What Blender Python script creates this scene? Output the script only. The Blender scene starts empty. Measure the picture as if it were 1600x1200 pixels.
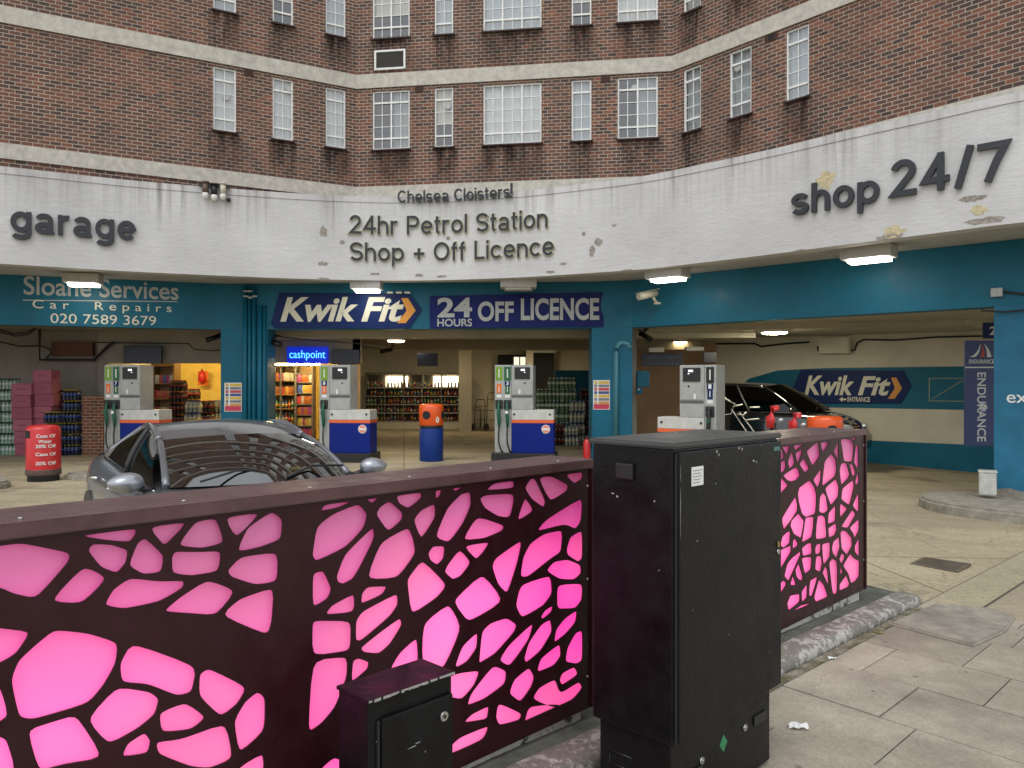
import bpy, bmesh, math, random
from mathutils import Vector, Matrix
R = math.radians
random.seed(7)
sc = bpy.context.scene
col = sc.collection

# ------------------------------------------------------------------ camera
CAM_Z, FPX = 1.6, 1200.0
cam = bpy.data.cameras.new('camera'); cam.lens = 27.0; cam.sensor_width = 36.0
cam.clip_start = 0.05; cam.clip_end = 600
co = bpy.data.objects.new('camera', cam); col.objects.link(co)
co.location = (0, 0, CAM_Z); co.rotation_euler = (R(90), 0, 0)
sc.camera = co
# ------------------------------------------------------------------ world, sun, exposure
SUN_EL, SUN_ROT = 58, 200
w = bpy.data.worlds.new('World'); sc.world = w; w.use_nodes = True
nt = w.node_tree; nt.nodes.clear()
sky = nt.nodes.new('ShaderNodeTexSky'); sky.sky_type = 'NISHITA'; sky.sun_disc = False
sky.sun_elevation = R(SUN_EL); sky.sun_rotation = R(SUN_ROT); sky.air_density = 1.0; sky.dust_density = 4.0
hs = nt.nodes.new('ShaderNodeHueSaturation'); hs.inputs['Saturation'].default_value = 0.3
bg = nt.nodes.new('ShaderNodeBackground'); bg.inputs['Strength'].default_value = 0.13
wo = nt.nodes.new('ShaderNodeOutputWorld')
# bright broken overcast: a veil of pale cloud over the clear sky
tcw = nt.nodes.new('ShaderNodeTexCoord'); cn = nt.nodes.new('ShaderNodeTexNoise'); cn.inputs['Scale'].default_value = 2.2; cn.inputs['Detail'].default_value = 6
cr = nt.nodes.new('ShaderNodeMapRange'); cr.inputs['From Min'].default_value = .35; cr.inputs['From Max'].default_value = .65; cr.inputs['To Min'].default_value = .55; cr.inputs['To Max'].default_value = .95
cm_ = nt.nodes.new('ShaderNodeMix'); cm_.data_type = 'RGBA'; cm_.inputs[7].default_value = (6.6, 7.0, 7.4, 1)
nt.links.new(tcw.outputs['Generated'], cn.inputs['Vector']); nt.links.new(cn.outputs['Fac'], cr.inputs['Value']); nt.links.new(cr.outputs['Result'], cm_.inputs[0])
nt.links.new(sky.outputs[0], hs.inputs['Color']); nt.links.new(hs.outputs[0], cm_.inputs[6]); nt.links.new(cm_.outputs[2], bg.inputs['Color']); nt.links.new(bg.outputs[0], wo.inputs['Surface'])
sl = bpy.data.lights.new('sun', 'SUN'); sl.energy = 0.7; sl.angle = R(40); sl.color = (1, .975, .95)
so = bpy.data.objects.new('sun', sl); col.objects.link(so); so.location = (0, -10, 30)
_sd = Vector((math.sin(R(SUN_ROT))*math.cos(R(SUN_EL)), math.cos(R(SUN_ROT))*math.cos(R(SUN_EL)), math.sin(R(SUN_EL))))
so.rotation_euler = _sd.to_track_quat('Z', 'Y').to_euler()
sc.view_settings.view_transform = 'Standard'; sc.view_settings.look = 'None'
sc.view_settings.exposure = 0.5; sc.view_settings.gamma = 1.0
sc.render.engine = 'CYCLES'
sc.cycles.use_denoising = True
sc.cycles.max_bounces = 7; sc.cycles.diffuse_bounces = 4; sc.cycles.glossy_bounces = 3
sc.cycles.transparent_max_bounces = 10; sc.cycles.sample_clamp_indirect = 6
sc.cycles.caustics_reflective = False; sc.cycles.caustics_refractive = False

# ------------------------------------------------------------------ helpers
def px(x, y, D):                       # a photo pixel at depth D -> a world point
    return Vector(((x-800)/FPX*D, D, CAM_Z-(y-600)/FPX*D))
def pz(y, D): return CAM_Z-(y-600)/FPX*D
def pxx(x, D): return (x-800)/FPX*D
def Pz(x): return -.045*max(0, x)                       # pavement height
def Fz(x): return -.12-.036*max(0, x-2)                 # forecourt height

MATS = {}
def mat(name, c, rough=.6, metal=0, var=.0, vs=4.0, bump=0, bs=40, emit=None, es=0, coat=0, spec=.5, c2=None, rv=0):
    if name in MATS: return MATS[name]
    m = bpy.data.materials.new(name); m.use_nodes = True
    n = m.node_tree.nodes; l = m.node_tree.links; b = n['Principled BSDF']
    b.inputs['Base Color'].default_value = (*c, 1); b.inputs['Roughness'].default_value = rough
    b.inputs['Metallic'].default_value = metal; b.inputs['Specular IOR Level'].default_value = spec
    b.inputs['Coat Weight'].default_value = coat
    if emit: b.inputs['Emission Color'].default_value = (*emit, 1); b.inputs['Emission Strength'].default_value = es
    if var or bump or c2 or rv:
        tc = n.new('ShaderNodeTexCoord')
    if var or c2:
        t = n.new('ShaderNodeTexNoise'); t.inputs['Scale'].default_value = vs; t.inputs['Detail'].default_value = 6; t.inputs['Roughness'].default_value = .65
        l.new(tc.outputs['Object'], t.inputs['Vector'])
        r = n.new('ShaderNodeValToRGB'); r.color_ramp.elements[0].position = .3; r.color_ramp.elements[1].position = .7
        if c2: a_, b_ = c, c2
        else: a_ = tuple(x*(1-var) for x in c); b_ = tuple(min(1, x*(1+var)) for x in c)
        r.color_ramp.elements[0].color = (*a_, 1); r.color_ramp.elements[1].color = (*b_, 1)
        l.new(t.outputs['Fac'], r.inputs['Fac']); l.new(r.outputs['Color'], b.inputs['Base Color'])
    if rv:
        t3 = n.new('ShaderNodeTexNoise'); t3.inputs['Scale'].default_value = vs*2; t3.inputs['Detail'].default_value = 5
        l.new(tc.outputs['Object'], t3.inputs['Vector'])
        mr = n.new('ShaderNodeMapRange'); mr.inputs['From Min'].default_value = .3; mr.inputs['From Max'].default_value = .7
        mr.inputs['To Min'].default_value = max(.02, rough-rv); mr.inputs['To Max'].default_value = min(1, rough+rv)
        l.new(t3.outputs['Fac'], mr.inputs['Value']); l.new(mr.outputs['Result'], b.inputs['Roughness'])
    if bump:
        t2 = n.new('ShaderNodeTexNoise'); t2.inputs['Scale'].default_value = bs; t2.inputs['Detail'].default_value = 5
        l.new(tc.outputs['Object'], t2.inputs['Vector'])
        bm_ = n.new('ShaderNodeBump'); bm_.inputs['Strength'].default_value = bump; bm_.inputs['Distance'].default_value = .02
        l.new(t2.outputs['Fac'], bm_.inputs['Height']); l.new(bm_.outputs['Normal'], b.inputs['Normal'])
    MATS[name] = m
    return m
def lamp(name, c, s): return mat(name, (.8, .8, .8), emit=c, es=s)
def glass(name, tint, ior=1.5, rough=.02, base=None):
    m = bpy.data.materials.new(name); m.use_nodes = True
    n = m.node_tree.nodes; l = m.node_tree.links; n.clear()
    o = n.new('ShaderNodeOutputMaterial'); mx = n.new('ShaderNodeMixShader'); lw = n.new('ShaderNodeLayerWeight'); lw.inputs['Blend'].default_value = .5
    pw = n.new('ShaderNodeMath'); pw.operation = 'POWER'; pw.inputs[1].default_value = 5; l.new(lw.outputs['Facing'], pw.inputs[0])
    f0 = ((ior-1)/(ior+1))**2; fr = n.new('ShaderNodeMath'); fr.operation = 'MULTIPLY_ADD'; fr.inputs[1].default_value = 1-f0; fr.inputs[2].default_value = f0; l.new(pw.outputs[0], fr.inputs[0])
    t = n.new('ShaderNodeBsdfTransparent'); t.inputs['Color'].default_value = (*tint, 1)
    g = n.new('ShaderNodeBsdfGlossy'); g.inputs['Roughness'].default_value = rough
    tc = n.new('ShaderNodeTexCoord'); nz = n.new('ShaderNodeTexNoise'); nz.inputs['Scale'].default_value = 1.3
    bp = n.new('ShaderNodeBump'); bp.inputs['Strength'].default_value = .06; bp.inputs['Distance'].default_value = .05
    l.new(tc.outputs['Object'], nz.inputs['Vector']); l.new(nz.outputs['Fac'], bp.inputs['Height']); l.new(bp.outputs['Normal'], g.inputs['Normal'])
    l.new(fr.outputs[0], mx.inputs[0]); l.new(t.outputs[0], mx.inputs[1]); l.new(g.outputs[0], mx.inputs[2]); l.new(mx.outputs[0], o.inputs['Surface'])
    return m

class MB:
    """collects shapes into one mesh"""
    def __init__(s): s.bm = bmesh.new(); s.uv = s.bm.loops.layers.uv.new('UVMap'); s.mi = 0
    def face(s, pts, uvs=None):
        vs = [s.bm.verts.new(p) for p in pts]
        try: f = s.bm.faces.new(vs)
        except ValueError: return None
        f.material_index = s.mi
        if uvs:
            for lp, u in zip(f.loops, uvs): lp[s.uv].uv = u
        return f
    def box(s, c, d, rz=0, rx=0, ry=0, bev=0):
        b2 = bmesh.new(); bmesh.ops.create_cube(b2, size=1)
        bmesh.ops.scale(b2, vec=Vector(d), verts=b2.verts)
        if bev: bmesh.ops.bevel(b2, geom=b2.edges[:], offset=bev, segments=2, affect='EDGES', profile=.6)
        M = Matrix.Translation(Vector(c)) @ Matrix.Rotation(rz, 4, 'Z') @ Matrix.Rotation(ry, 4, 'Y') @ Matrix.Rotation(rx, 4, 'X')
        b2.transform(M); s.merge(b2)
    def span(s, a, b, bev=0):
        c = [(a[i]+b[i])/2 for i in range(3)]; d = [abs(b[i]-a[i]) for i in range(3)]
        s.box(c, d, bev=bev)
    def merge(s, b2, smooth=False):
        mp = {}
        for v in b2.verts: mp[v] = s.bm.verts.new(v.co)
        for f in b2.faces:
            try:
                nf = s.bm.faces.new([mp[v] for v in f.verts]); nf.material_index = s.mi; nf.smooth = smooth or f.smooth
            except ValueError: pass
        b2.free()
    def lathe(s, prof, c=(0, 0, 0), n=20, smooth=True, M=None):
        b2 = bmesh.new(); rings = []
        for r, z in prof:
            rings.append([b2.verts.new((r*math.cos(2*math.pi*i/n), r*math.sin(2*math.pi*i/n), z)) for i in range(n)] if r > 1e-5 else [b2.verts.new((0, 0, z))])
        for a, b in zip(rings, rings[1:]):
            for i in range(n):
                j = (i+1) % n
                q = [a[i % len(a)], a[j % len(a)], b[j % len(b)], b[i % len(b)]]
                u = []
                for v in q:
                    if v not in u: u.append(v)
                if len(u) > 2:
                    try: f = b2.faces.new(u); f.smooth = smooth
                    except ValueError: pass
        for rg, rev in ((rings[0], True), (rings[-1], False)):
            if len(rg) > 2:
                try: b2.faces.new(rg[::-1] if rev else rg)
                except ValueError: pass
        b2.transform((M or Matrix.Identity(4)))
        bmesh.ops.translate(b2, verts=b2.verts, vec=Vector(c))
        s.merge(b2)
    def cyl(s, a, b, r, n=12, r2=None):
        a = Vector(a); b = Vector(b); d = b-a
        M = d.to_track_quat('Z', 'Y').to_matrix().to_4x4()
        s.lathe([(r, 0), (r2 if r2 is not None else r, d.length)], a, n, M=M)
    def tube(s, pts, r, n=8, closed=False):
        pts = [Vector(p) for p in pts]; b2 = bmesh.new(); rings = []
        for i, p in enumerate(pts):
            a = pts[i-1] if i else (pts[-1] if closed else p); b = pts[(i+1) % len(pts)] if (i < len(pts)-1 or closed) else p
            t = (b-a).normalized(); ref = Vector((0, 0, 1)) if abs(t.z) < .95 else Vector((1, 0, 0))
            u = t.cross(ref).normalized(); v = u.cross(t)
            rr = r[i] if isinstance(r, (list, tuple)) else r
            rings.append([b2.verts.new(p+u*rr*math.cos(2*math.pi*k/n)+v*rr*math.sin(2*math.pi*k/n)) for k in range(n)])
        pr = list(zip(rings, rings[1:]))
        if closed: pr.append((rings[-1], rings[0]))
        for a, b in pr:
            for k in range(n):
                f = b2.faces.new([a[k], a[(k+1) % n], b[(k+1) % n], b[k]]); f.smooth = True
        if not closed: b2.faces.new(rings[0][::-1]); b2.faces.new(rings[-1])
        s.merge(b2)
    def prism(s, poly, z0, z1, bev=0):
        """plan polygon extruded; z may be a function of (x, y)"""
        f0 = z0 if callable(z0) else (lambda x, y: z0); f1 = z1 if callable(z1) else (lambda x, y: z1)
        b2 = bmesh.new()
        lo = [b2.verts.new((x, y, f0(x, y))) for x, y in poly]; hi = [b2.verts.new((x, y, f1(x, y))) for x, y in poly]
        n = len(poly); top = b2.faces.new(hi); b2.faces.new(lo[::-1])
        for i in range(n): b2.faces.new([lo[i], lo[(i+1) % n], hi[(i+1) % n], hi[i]])
        bmesh.ops.recalc_face_normals(b2, faces=b2.faces)
        if bev: bmesh.ops.bevel(b2, geom=[e for e in top.edges], offset=bev, segments=3, affect='EDGES')
        s.merge(b2)
    def plate(s, pts, n, t):
        """polygon of world points extruded by t against normal n"""
        n = Vector(n).normalized(); b2 = bmesh.new()
        hi = [b2.verts.new(Vector(p)) for p in pts]; lo = [b2.verts.new(Vector(p)-n*t) for p in pts]
        k = len(pts); b2.faces.new(hi); b2.faces.new(lo[::-1])
        for i in range(k): b2.faces.new([hi[i], lo[i], lo[(i+1) % k], hi[(i+1) % k]])
        bmesh.ops.recalc_face_normals(b2, faces=b2.faces); s.merge(b2)
    def strip(s, pts, of, ob, z0, z1):
        """wall ribbon along a plan polyline, of/ob = offsets towards / away from the camera side"""
        f = offset(pts, of); b = offset(pts, -ob); n = len(pts); L = [0]
        for i in range(1, n): L.append(L[-1]+(Vector(pts[i])-Vector(pts[i-1])).length)
        for i in range(n-1):
            A, B, C, D = f[i], f[i+1], b[i+1], b[i]; u0, u1 = L[i], L[i+1]
            s.face([(*A, z0), (*B, z0), (*B, z1), (*A, z1)], [(u0, z0), (u1, z0), (u1, z1), (u0, z1)])
            s.face([(*C, z0), (*D, z0), (*D, z1), (*C, z1)], [(u1, z0), (u0, z0), (u0, z1), (u1, z1)])
            s.face([(*A, z1), (*B, z1), (*C, z1), (*D, z1)], [(u0, z1), (u1, z1), (u1, z1+.3), (u0, z1+.3)])
            s.face([(*B, z0), (*A, z0), (*D, z0), (*C, z0)], [(u1, z0), (u0, z0), (u0, z0-.3), (u1, z0-.3)])
        s.face([(*f[0], z0), (*f[0], z1), (*b[0], z1), (*b[0], z0)]); s.face([(*f[-1], z0), (*b[-1], z0), (*b[-1], z1), (*f[-1], z1)])
        bmesh.ops.remove_doubles(s.bm, verts=s.bm.verts, dist=1e-5)
    def grid(s, P, smooth=True):
        """P[i][j] points -> smooth sheet"""
        V = [[s.bm.verts.new(p) for p in row] for row in P]
        for i in range(len(V)-1):
            for j in range(len(V[0])-1):
                try: f = s.bm.faces.new([V[i][j], V[i][j+1], V[i+1][j+1], V[i+1][j]]); f.smooth = smooth; f.material_index = s.mi
                except ValueError: pass
    def build(s, name, mats, parent=None, world=True, loc=None, rz=0):
        me = bpy.data.meshes.new(name); s.bm.normal_update(); s.bm.to_mesh(me); s.bm.free()
        return link(name, me, mats, parent, world, loc, rz)
def link(name, me, mats, parent=None, world=True, loc=None, rz=0):
    o = bpy.data.objects.new(name, me); col.objects.link(o)
    for m in (mats if isinstance(mats, (list, tuple)) else [mats]): me.materials.append(m)
    if parent is not None: attach(o, parent, world)
    if loc is not None: o.location = loc
    if rz: o.rotation_euler.z = rz
    return o
def attach(o, parent, world=True):
    o.parent = parent
    if world: o.matrix_parent_inverse = wmat(parent).inverted()   # the mesh is written in world coordinates
def wmat(o):
    B = Matrix.Translation(o.location) @ o.rotation_euler.to_matrix().to_4x4()
    return wmat(o.parent) @ o.matrix_parent_inverse @ B if o.parent else B
def offset(pts, d):
    out = []; n = len(pts)
    for i in range(n):
        ns = []
        for a, b in ((i-1, i), (i, i+1)):
            if a >= 0 and b < n:
                t = (Vector(pts[b])-Vector(pts[a])).normalized(); ns.append(Vector((t.y, -t.x)))
        m = sum(ns, Vector((0, 0))).normalized(); k = d/max(.3, m.dot(ns[0])); out.append((pts[i][0]+m.x*k, pts[i][1]+m.y*k))
    return out
def thing(name, label, cat, loc=(0, 0, 0), rz=0, group=None):
    o = bpy.data.objects.new(name, None); col.objects.link(o); o.location = loc; o.rotation_euler = (0, 0, rz); o.empty_display_size = .2
    return tag(o, label, cat, group)
def tag(o, label, cat, group=None):
    o['label'] = label; o['category'] = cat
    if group: o['group'] = group
    return o
def struct(o): o['kind'] = 'structure'; return o
def dup(o, parent=None):
    c = o.copy(); col.objects.link(c)
    if parent is not None: c.parent = parent
    for ch in list(o.children): dup(ch, c)
    return c
ORD = ['bottom', 'second', 'third', 'fourth', 'fifth', 'sixth', 'seventh', 'eighth', 'ninth']

def text_raw(s, ext=.01, bold=0, shear=0, spacing=1, bev=0):
    cu = bpy.data.curves.new('t', 'FONT'); cu.body = s; cu.size = 1; cu.extrude = ext; cu.offset = bold; cu.shear = shear
    cu.space_character = spacing; cu.bevel_depth = bev; cu.resolution_u = 5
    o = bpy.data.objects.new('t', cu); col.objects.link(o)
    dg = bpy.context.evaluated_depsgraph_get()
    me = bpy.data.meshes.new_from_object(o.evaluated_get(dg)); me.materials.clear()
    bpy.data.objects.remove(o); bpy.data.curves.remove(cu)
    return me
def bounds(me):
    xs = [v.co.x for v in me.vertices]; ys = [v.co.y for v in me.vertices]
    return min(xs), max(xs), min(ys), max(ys)
_h = bounds(text_raw('H')); CAPH = _h[3]-_h[2]
def text_on(s, org, u, n, width, cap, ext=.01, bold=0, shear=0, spacing=1, fn=None):
    """letters on a plane: baseline starts at org, runs along u, faces n; width and capital height in metres"""
    me = text_raw(s, 1, bold, shear, spacing); x0, x1, y0, y1 = bounds(me); sx = width/(x1-x0); sy = cap/CAPH
    u = Vector(u).normalized(); n = Vector(n).normalized(); up = n.cross(u).normalized()
    if up.z < 0 and abs(up.z) > .1: up = -up
    for v in me.vertices:
        x, y, z = (v.co.x-x0)*sx, v.co.y*sy, (v.co.z+1)*ext/2
        v.co = fn(x, y, z) if fn else Vector(org)+u*x+up*y+n*z
    me.update()
    return me
def rounded(poly, it=2, k=.18):
    for _ in range(it):
        o = []
        for i in range(len(poly)):
            a = Vector(poly[i-1]); b = Vector(poly[i]); c = Vector(poly[(i+1) % len(poly)])
            o += [tuple(b.lerp(a, k)), tuple(b.lerp(c, k))]
        poly = o; k = .25
    return poly
def filled(polys, t):
    """plate with holes in its own xy plane (first polygon is the outline)"""
    cu = bpy.data.curves.new('f', 'CURVE'); cu.dimensions = '2D'; cu.fill_mode = 'BOTH'; cu.extrude = t/2
    for p in polys:
        sp = cu.splines.new('POLY'); sp.points.add(len(p)-1); sp.use_cyclic_u = True
        for q, (x, y) in zip(sp.points, p): q.co = (x, y, 0, 1)
    o = bpy.data.objects.new('f', cu); col.objects.link(o)
    dg = bpy.context.evaluated_depsgraph_get()
    me = bpy.data.meshes.new_from_object(o.evaluated_get(dg)); me.materials.clear()
    bpy.data.objects.remove(o); bpy.data.curves.remove(cu)
    return me

# ------------------------------------------------------------------ materials with a structure of their own
def nodes(name):
    m = bpy.data.materials.new(name); m.use_nodes = True
    return m, m.node_tree.nodes, m.node_tree.links, m.node_tree.nodes['Principled BSDF']
def ramp(n, els):
    r = n.new('ShaderNodeValToRGB'); cr = r.color_ramp
    while len(cr.elements) < len(els): cr.elements.new(.5)
    for e, (p, c) in zip(cr.elements, els): e.position = p; e.color = (*c, 1) if not isinstance(c, float) else (c, c, c, 1)
    return r
def noise(n, l, vec, scale, detail=5, rough=.6):
    t = n.new('ShaderNodeTexNoise'); t.inputs['Scale'].default_value = scale; t.inputs['Detail'].default_value = detail; t.inputs['Roughness'].default_value = rough
    if vec is not None: l.new(vec, t.inputs['Vector'])
    return t
def mixc(n, l, fac, a, b, mode='MIX'):
    m = n.new('ShaderNodeMix'); m.data_type = 'RGBA'; m.blend_type = mode
    for s_, v in ((0, fac), (6, a), (7, b)):
        if isinstance(v, (int, float)): m.inputs[s_].default_value = v
        elif isinstance(v, tuple): m.inputs[s_].default_value = (*v, 1)
        else: l.new(v, m.inputs[s_])
    return m.outputs[2]
def scaled(n, l, vec, s):
    m = n.new('ShaderNodeMapping'); m.inputs['Scale'].default_value = s; l.new(vec, m.inputs['Vector']); return m.outputs[0]

def brick_mat(name='brick', c1=(.168, .076, .052), c2=(.050, .037, .036)):
    m, n, l, b = nodes(name)
    uv = n.new('ShaderNodeUVMap'); uv.uv_map = 'UVMap'
    br = n.new('ShaderNodeTexBrick'); br.inputs['Scale'].default_value = 1; br.offset = .5
    br.inputs['Brick Width'].default_value = .2; br.inputs['Row Height'].default_value = .078; br.inputs['Mortar Size'].default_value = .0075
    br.inputs['Mortar Smooth'].default_value = .15; br.inputs['Bias'].default_value = 0.08
    l.new(uv.outputs[0], br.inputs['Vector'])
    big = noise(n, l, uv.outputs[0], .55, 5, .7); med = noise(n, l, scaled(n, l, uv.outputs[0], (4.6, 12.5, 1)), 1, 2)
    rg = ramp(n, [(.38, c1), (.62, (c1[0]*1.55, c1[1]*1.25, c1[2]*1.05))]); l.new(big.outputs['Fac'], rg.inputs['Fac'])
    rd = ramp(n, [(.35, c2), (.65, (c2[0]*2.1, c2[1]*1.5, c2[2]*1.35))]); l.new(med.outputs['Fac'], rd.inputs['Fac'])
    l.new(rg.outputs[0], br.inputs['Color1']); l.new(rd.outputs[0], br.inputs['Color2'])
    mn = noise(n, l, uv.outputs[0], 1.7); rm = ramp(n, [(.3, (.33, .27, .20)), (.7, (.52, .45, .35))]); l.new(mn.outputs['Fac'], rm.inputs['Fac'])
    l.new(rm.outputs[0], br.inputs['Mortar'])
    st = noise(n, l, scaled(n, l, uv.outputs[0], (1.2, .35, 1)), 1.0, 4); rs = ramp(n, [(.42, 0.0), (.68, 1.0)]); l.new(st.outputs['Fac'], rs.inputs['Fac'])
    dm = n.new('ShaderNodeMath'); dm.operation = 'MULTIPLY'; dm.inputs[1].default_value = .24; l.new(rs.outputs[0], dm.inputs[0])
    c = mixc(n, l, dm.outputs[0], br.outputs['Color'], (.045, .03, .027))
    l.new(c, b.inputs['Base Color']); b.inputs['Roughness'].default_value = .85
    bp = n.new('ShaderNodeBump'); bp.inputs['Strength'].default_value = .5; bp.inputs['Distance'].default_value = .01; bp.invert = True
    l.new(br.outputs['Fac'], bp.inputs['Height']); l.new(bp.outputs[0], b.inputs['Normal'])
    return m
def fascia_mat():
    m, n, l, b = nodes('dirty_white_render')
    uv = n.new('ShaderNodeUVMap'); uv.uv_map = 'UVMap'
    a = noise(n, l, uv.outputs[0], .6, 7, .65); ra = ramp(n, [(.3, (.50, .495, .495)), (.7, (.64, .635, .635))]); l.new(a.outputs['Fac'], ra.inputs['Fac'])
    # rain streaks running down from the coping
    s = noise(n, l, scaled(n, l, uv.outputs[0], (7, .22, 1)), 1.0, 5, .7); rs = ramp(n, [(.45, 0.0), (.72, 1.0)]); l.new(s.outputs['Fac'], rs.inputs['Fac'])
    sp = n.new('ShaderNodeSeparateXYZ'); l.new(uv.outputs[0], sp.inputs[0])
    wv = noise(n, l, scaled(n, l, uv.outputs[0], (3, 0, 0)), 1.0, 3); ad = n.new('ShaderNodeMath'); ad.operation = 'ADD'
    wm = n.new('ShaderNodeMath'); wm.operation = 'MULTIPLY_ADD'; wm.inputs[1].default_value = 1.1; wm.inputs[2].default_value = -.55
    l.new(wv.outputs['Fac'], wm.inputs[0]); l.new(sp.outputs['Y'], ad.inputs[0]); l.new(wm.outputs[0], ad.inputs[1])
    mr = n.new('ShaderNodeMapRange'); mr.inputs['From Min'].default_value = 4.7; mr.inputs['From Max'].default_value = 5.7; l.new(ad.outputs[0], mr.inputs['Value'])
    mm = n.new('ShaderNodeMath'); mm.operation = 'MULTIPLY'; l.new(rs.outputs[0], mm.inputs[0]); l.new(mr.outputs['Result'], mm.inputs[1])
    m2 = n.new('ShaderNodeMath'); m2.operation = 'MULTIPLY'; m2.inputs[1].default_value = 1.1
    bigs = noise(n, l, scaled(n, l, uv.outputs[0], (.9, .15, 1)), 1.0, 3, .6); rbs = ramp(n, [(.4, .12), (.62, 1.0)]); l.new(bigs.outputs['Fac'], rbs.inputs['Fac']); mb_ = n.new('ShaderNodeMath'); mb_.operation = 'MULTIPLY'; l.new(mm.outputs[0], mb_.inputs[0]); l.new(rbs.outputs[0], mb_.inputs[1]); l.new(mb_.outputs[0], m2.inputs[0])
    c1 = mixc(n, l, m2.outputs[0], ra.outputs[0], (.16, .15, .14))
    # grey chips and scuffs
    q = noise(n, l, scaled(n, l, uv.outputs[0], (1.0, 1.6, 1)), 3.3, 6, .75); rq = ramp(n, [(.66, 0.0), (.72, 1.0)]); l.new(q.outputs['Fac'], rq.inputs['Fac'])
    q2 = noise(n, l, uv.outputs[0], .55, 2); rq2 = ramp(n, [(.42, 0.0), (.58, .75)]); l.new(q2.outputs['Fac'], rq2.inputs['Fac'])
    qm = n.new('ShaderNodeMath'); qm.operation = 'MULTIPLY'; l.new(rq.outputs[0], qm.inputs[0]); l.new(rq2.outputs[0], qm.inputs[1])
    c2 = mixc(n, l, qm.outputs[0], c1, (.2, .18, .165))
    l.new(c2, b.inputs['Base Color']); b.inputs['Roughness'].default_value = .75
    bn = noise(n, l, scaled(n, l, uv.outputs[0], (1, 2.2, 1)), 5, 8, .7); bp = n.new('ShaderNodeBump'); bp.inputs['Strength'].default_value = .5; bp.inputs['Distance'].default_value = .03
    l.new(bn.outputs['Fac'], bp.inputs['Height']); l.new(bp.outputs[0], b.inputs['Normal'])
    return m
def ground_mat(name, a_, b_, spots=.5, warm=None):
    m, n, l, b = nodes(name)
    tc = n.new('ShaderNodeTexCoord'); v = tc.outputs['Object']
    x = noise(n, l, v, .5, 8, .7); r = ramp(n, [(.3, a_), (.7, b_)]); l.new(x.outputs['Fac'], r.inputs['Fac'])
    f = noise(n, l, v, 26, 5, .8); rf = ramp(n, [(.25, (.55, .55, .55)), (.75, (1.3, 1.3, 1.3))]); l.new(f.outputs['Fac'], rf.inputs['Fac'])
    c = mixc(n, l, 1.0, r.outputs[0], rf.outputs[0], 'MULTIPLY')
    o = noise(n, l, v, 1.3, 5, .6); ro = ramp(n, [(.58, 0.0), (.75, spots)]); l.new(o.outputs['Fac'], ro.inputs['Fac'])
    c = mixc(n, l, ro.outputs[0], c, tuple(q*.4 for q in a_))
    vr = n.new('ShaderNodeTexVoronoi'); vr.inputs['Scale'].default_value = 7; l.new(v, vr.inputs['Vector'])
    rv = ramp(n, [(.05, .7), (.075, 0.0)]); l.new(vr.outputs['Distance'], rv.inputs['Fac'])
    c = mixc(n, l, rv.outputs[0], c, tuple(min(1, q*2.0) for q in b_))
    l.new(c, b.inputs['Base Color']); b.inputs['Roughness'].default_value = .82
    bp = n.new('ShaderNodeBump'); bp.inputs['Strength'].default_value = .35; bp.inputs['Distance'].default_value = .01
    l.new(f.outputs['Fac'], bp.inputs['Height']); l.new(bp.outputs[0], b.inputs['Normal'])
    return m
def forecourt_mat():
    m = ground_mat('forecourt_concrete', (.34, .285, .185), (.51, .43, .285), .5); n = m.node_tree.nodes; l = m.node_tree.links; b = n['Principled BSDF']
    src = b.inputs['Base Color'].links[0].from_socket; tc = n.new('ShaderNodeTexCoord'); v = tc.outputs['Object']
    mp = n.new('ShaderNodeMapping'); mp.inputs['Rotation'].default_value[2] = R(-8); l.new(v, mp.inputs['Vector'])
    br = n.new('ShaderNodeTexBrick'); br.offset = 0; br.inputs['Scale'].default_value = 1; br.inputs['Brick Width'].default_value = 4.6; br.inputs['Row Height'].default_value = 3.7; br.inputs['Mortar Size'].default_value = .014
    br.inputs['Color1'].default_value = (1, 1, 1, 1); br.inputs['Color2'].default_value = (.9, .9, .9, 1); br.inputs['Mortar'].default_value = (.3, .28, .25, 1); l.new(mp.outputs[0], br.inputs['Vector'])
    c = mixc(n, l, .8, src, br.outputs['Color'], 'MULTIPLY')
    vo = n.new('ShaderNodeTexVoronoi'); vo.feature = 'DISTANCE_TO_EDGE'; vo.inputs['Scale'].default_value = .38
    wn_ = noise(n, l, v, 1.6, 4); wv = n.new('ShaderNodeVectorMath'); wv.operation = 'MULTIPLY_ADD'; wv.inputs[1].default_value = (.5, .5, .5); l.new(wn_.outputs['Color'], wv.inputs[0]); l.new(v, wv.inputs[2]); l.new(wv.outputs[0], vo.inputs['Vector'])
    rc = ramp(n, [(.0, .5), (.004, 0.0)]); l.new(vo.outputs['Distance'], rc.inputs['Fac']); c = mixc(n, l, rc.outputs[0], c, (.09, .075, .05))
    oi = noise(n, l, v, .75, 3, .55); ro = ramp(n, [(.60, 0.0), (.70, .62)]); l.new(oi.outputs['Fac'], ro.inputs['Fac']); c = mixc(n, l, ro.outputs[0], c, (.07, .06, .045))
    tr = noise(n, l, scaled(n, l, v, (.35, 1.9, 1)), 1.0, 4, .6); rt = ramp(n, [(.45, 0.0), (.7, .4)]); l.new(tr.outputs['Fac'], rt.inputs['Fac']); c = mixc(n, l, rt.outputs[0], c, (.14, .115, .075))
    l.new(c, b.inputs['Base Color']); return m
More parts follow.
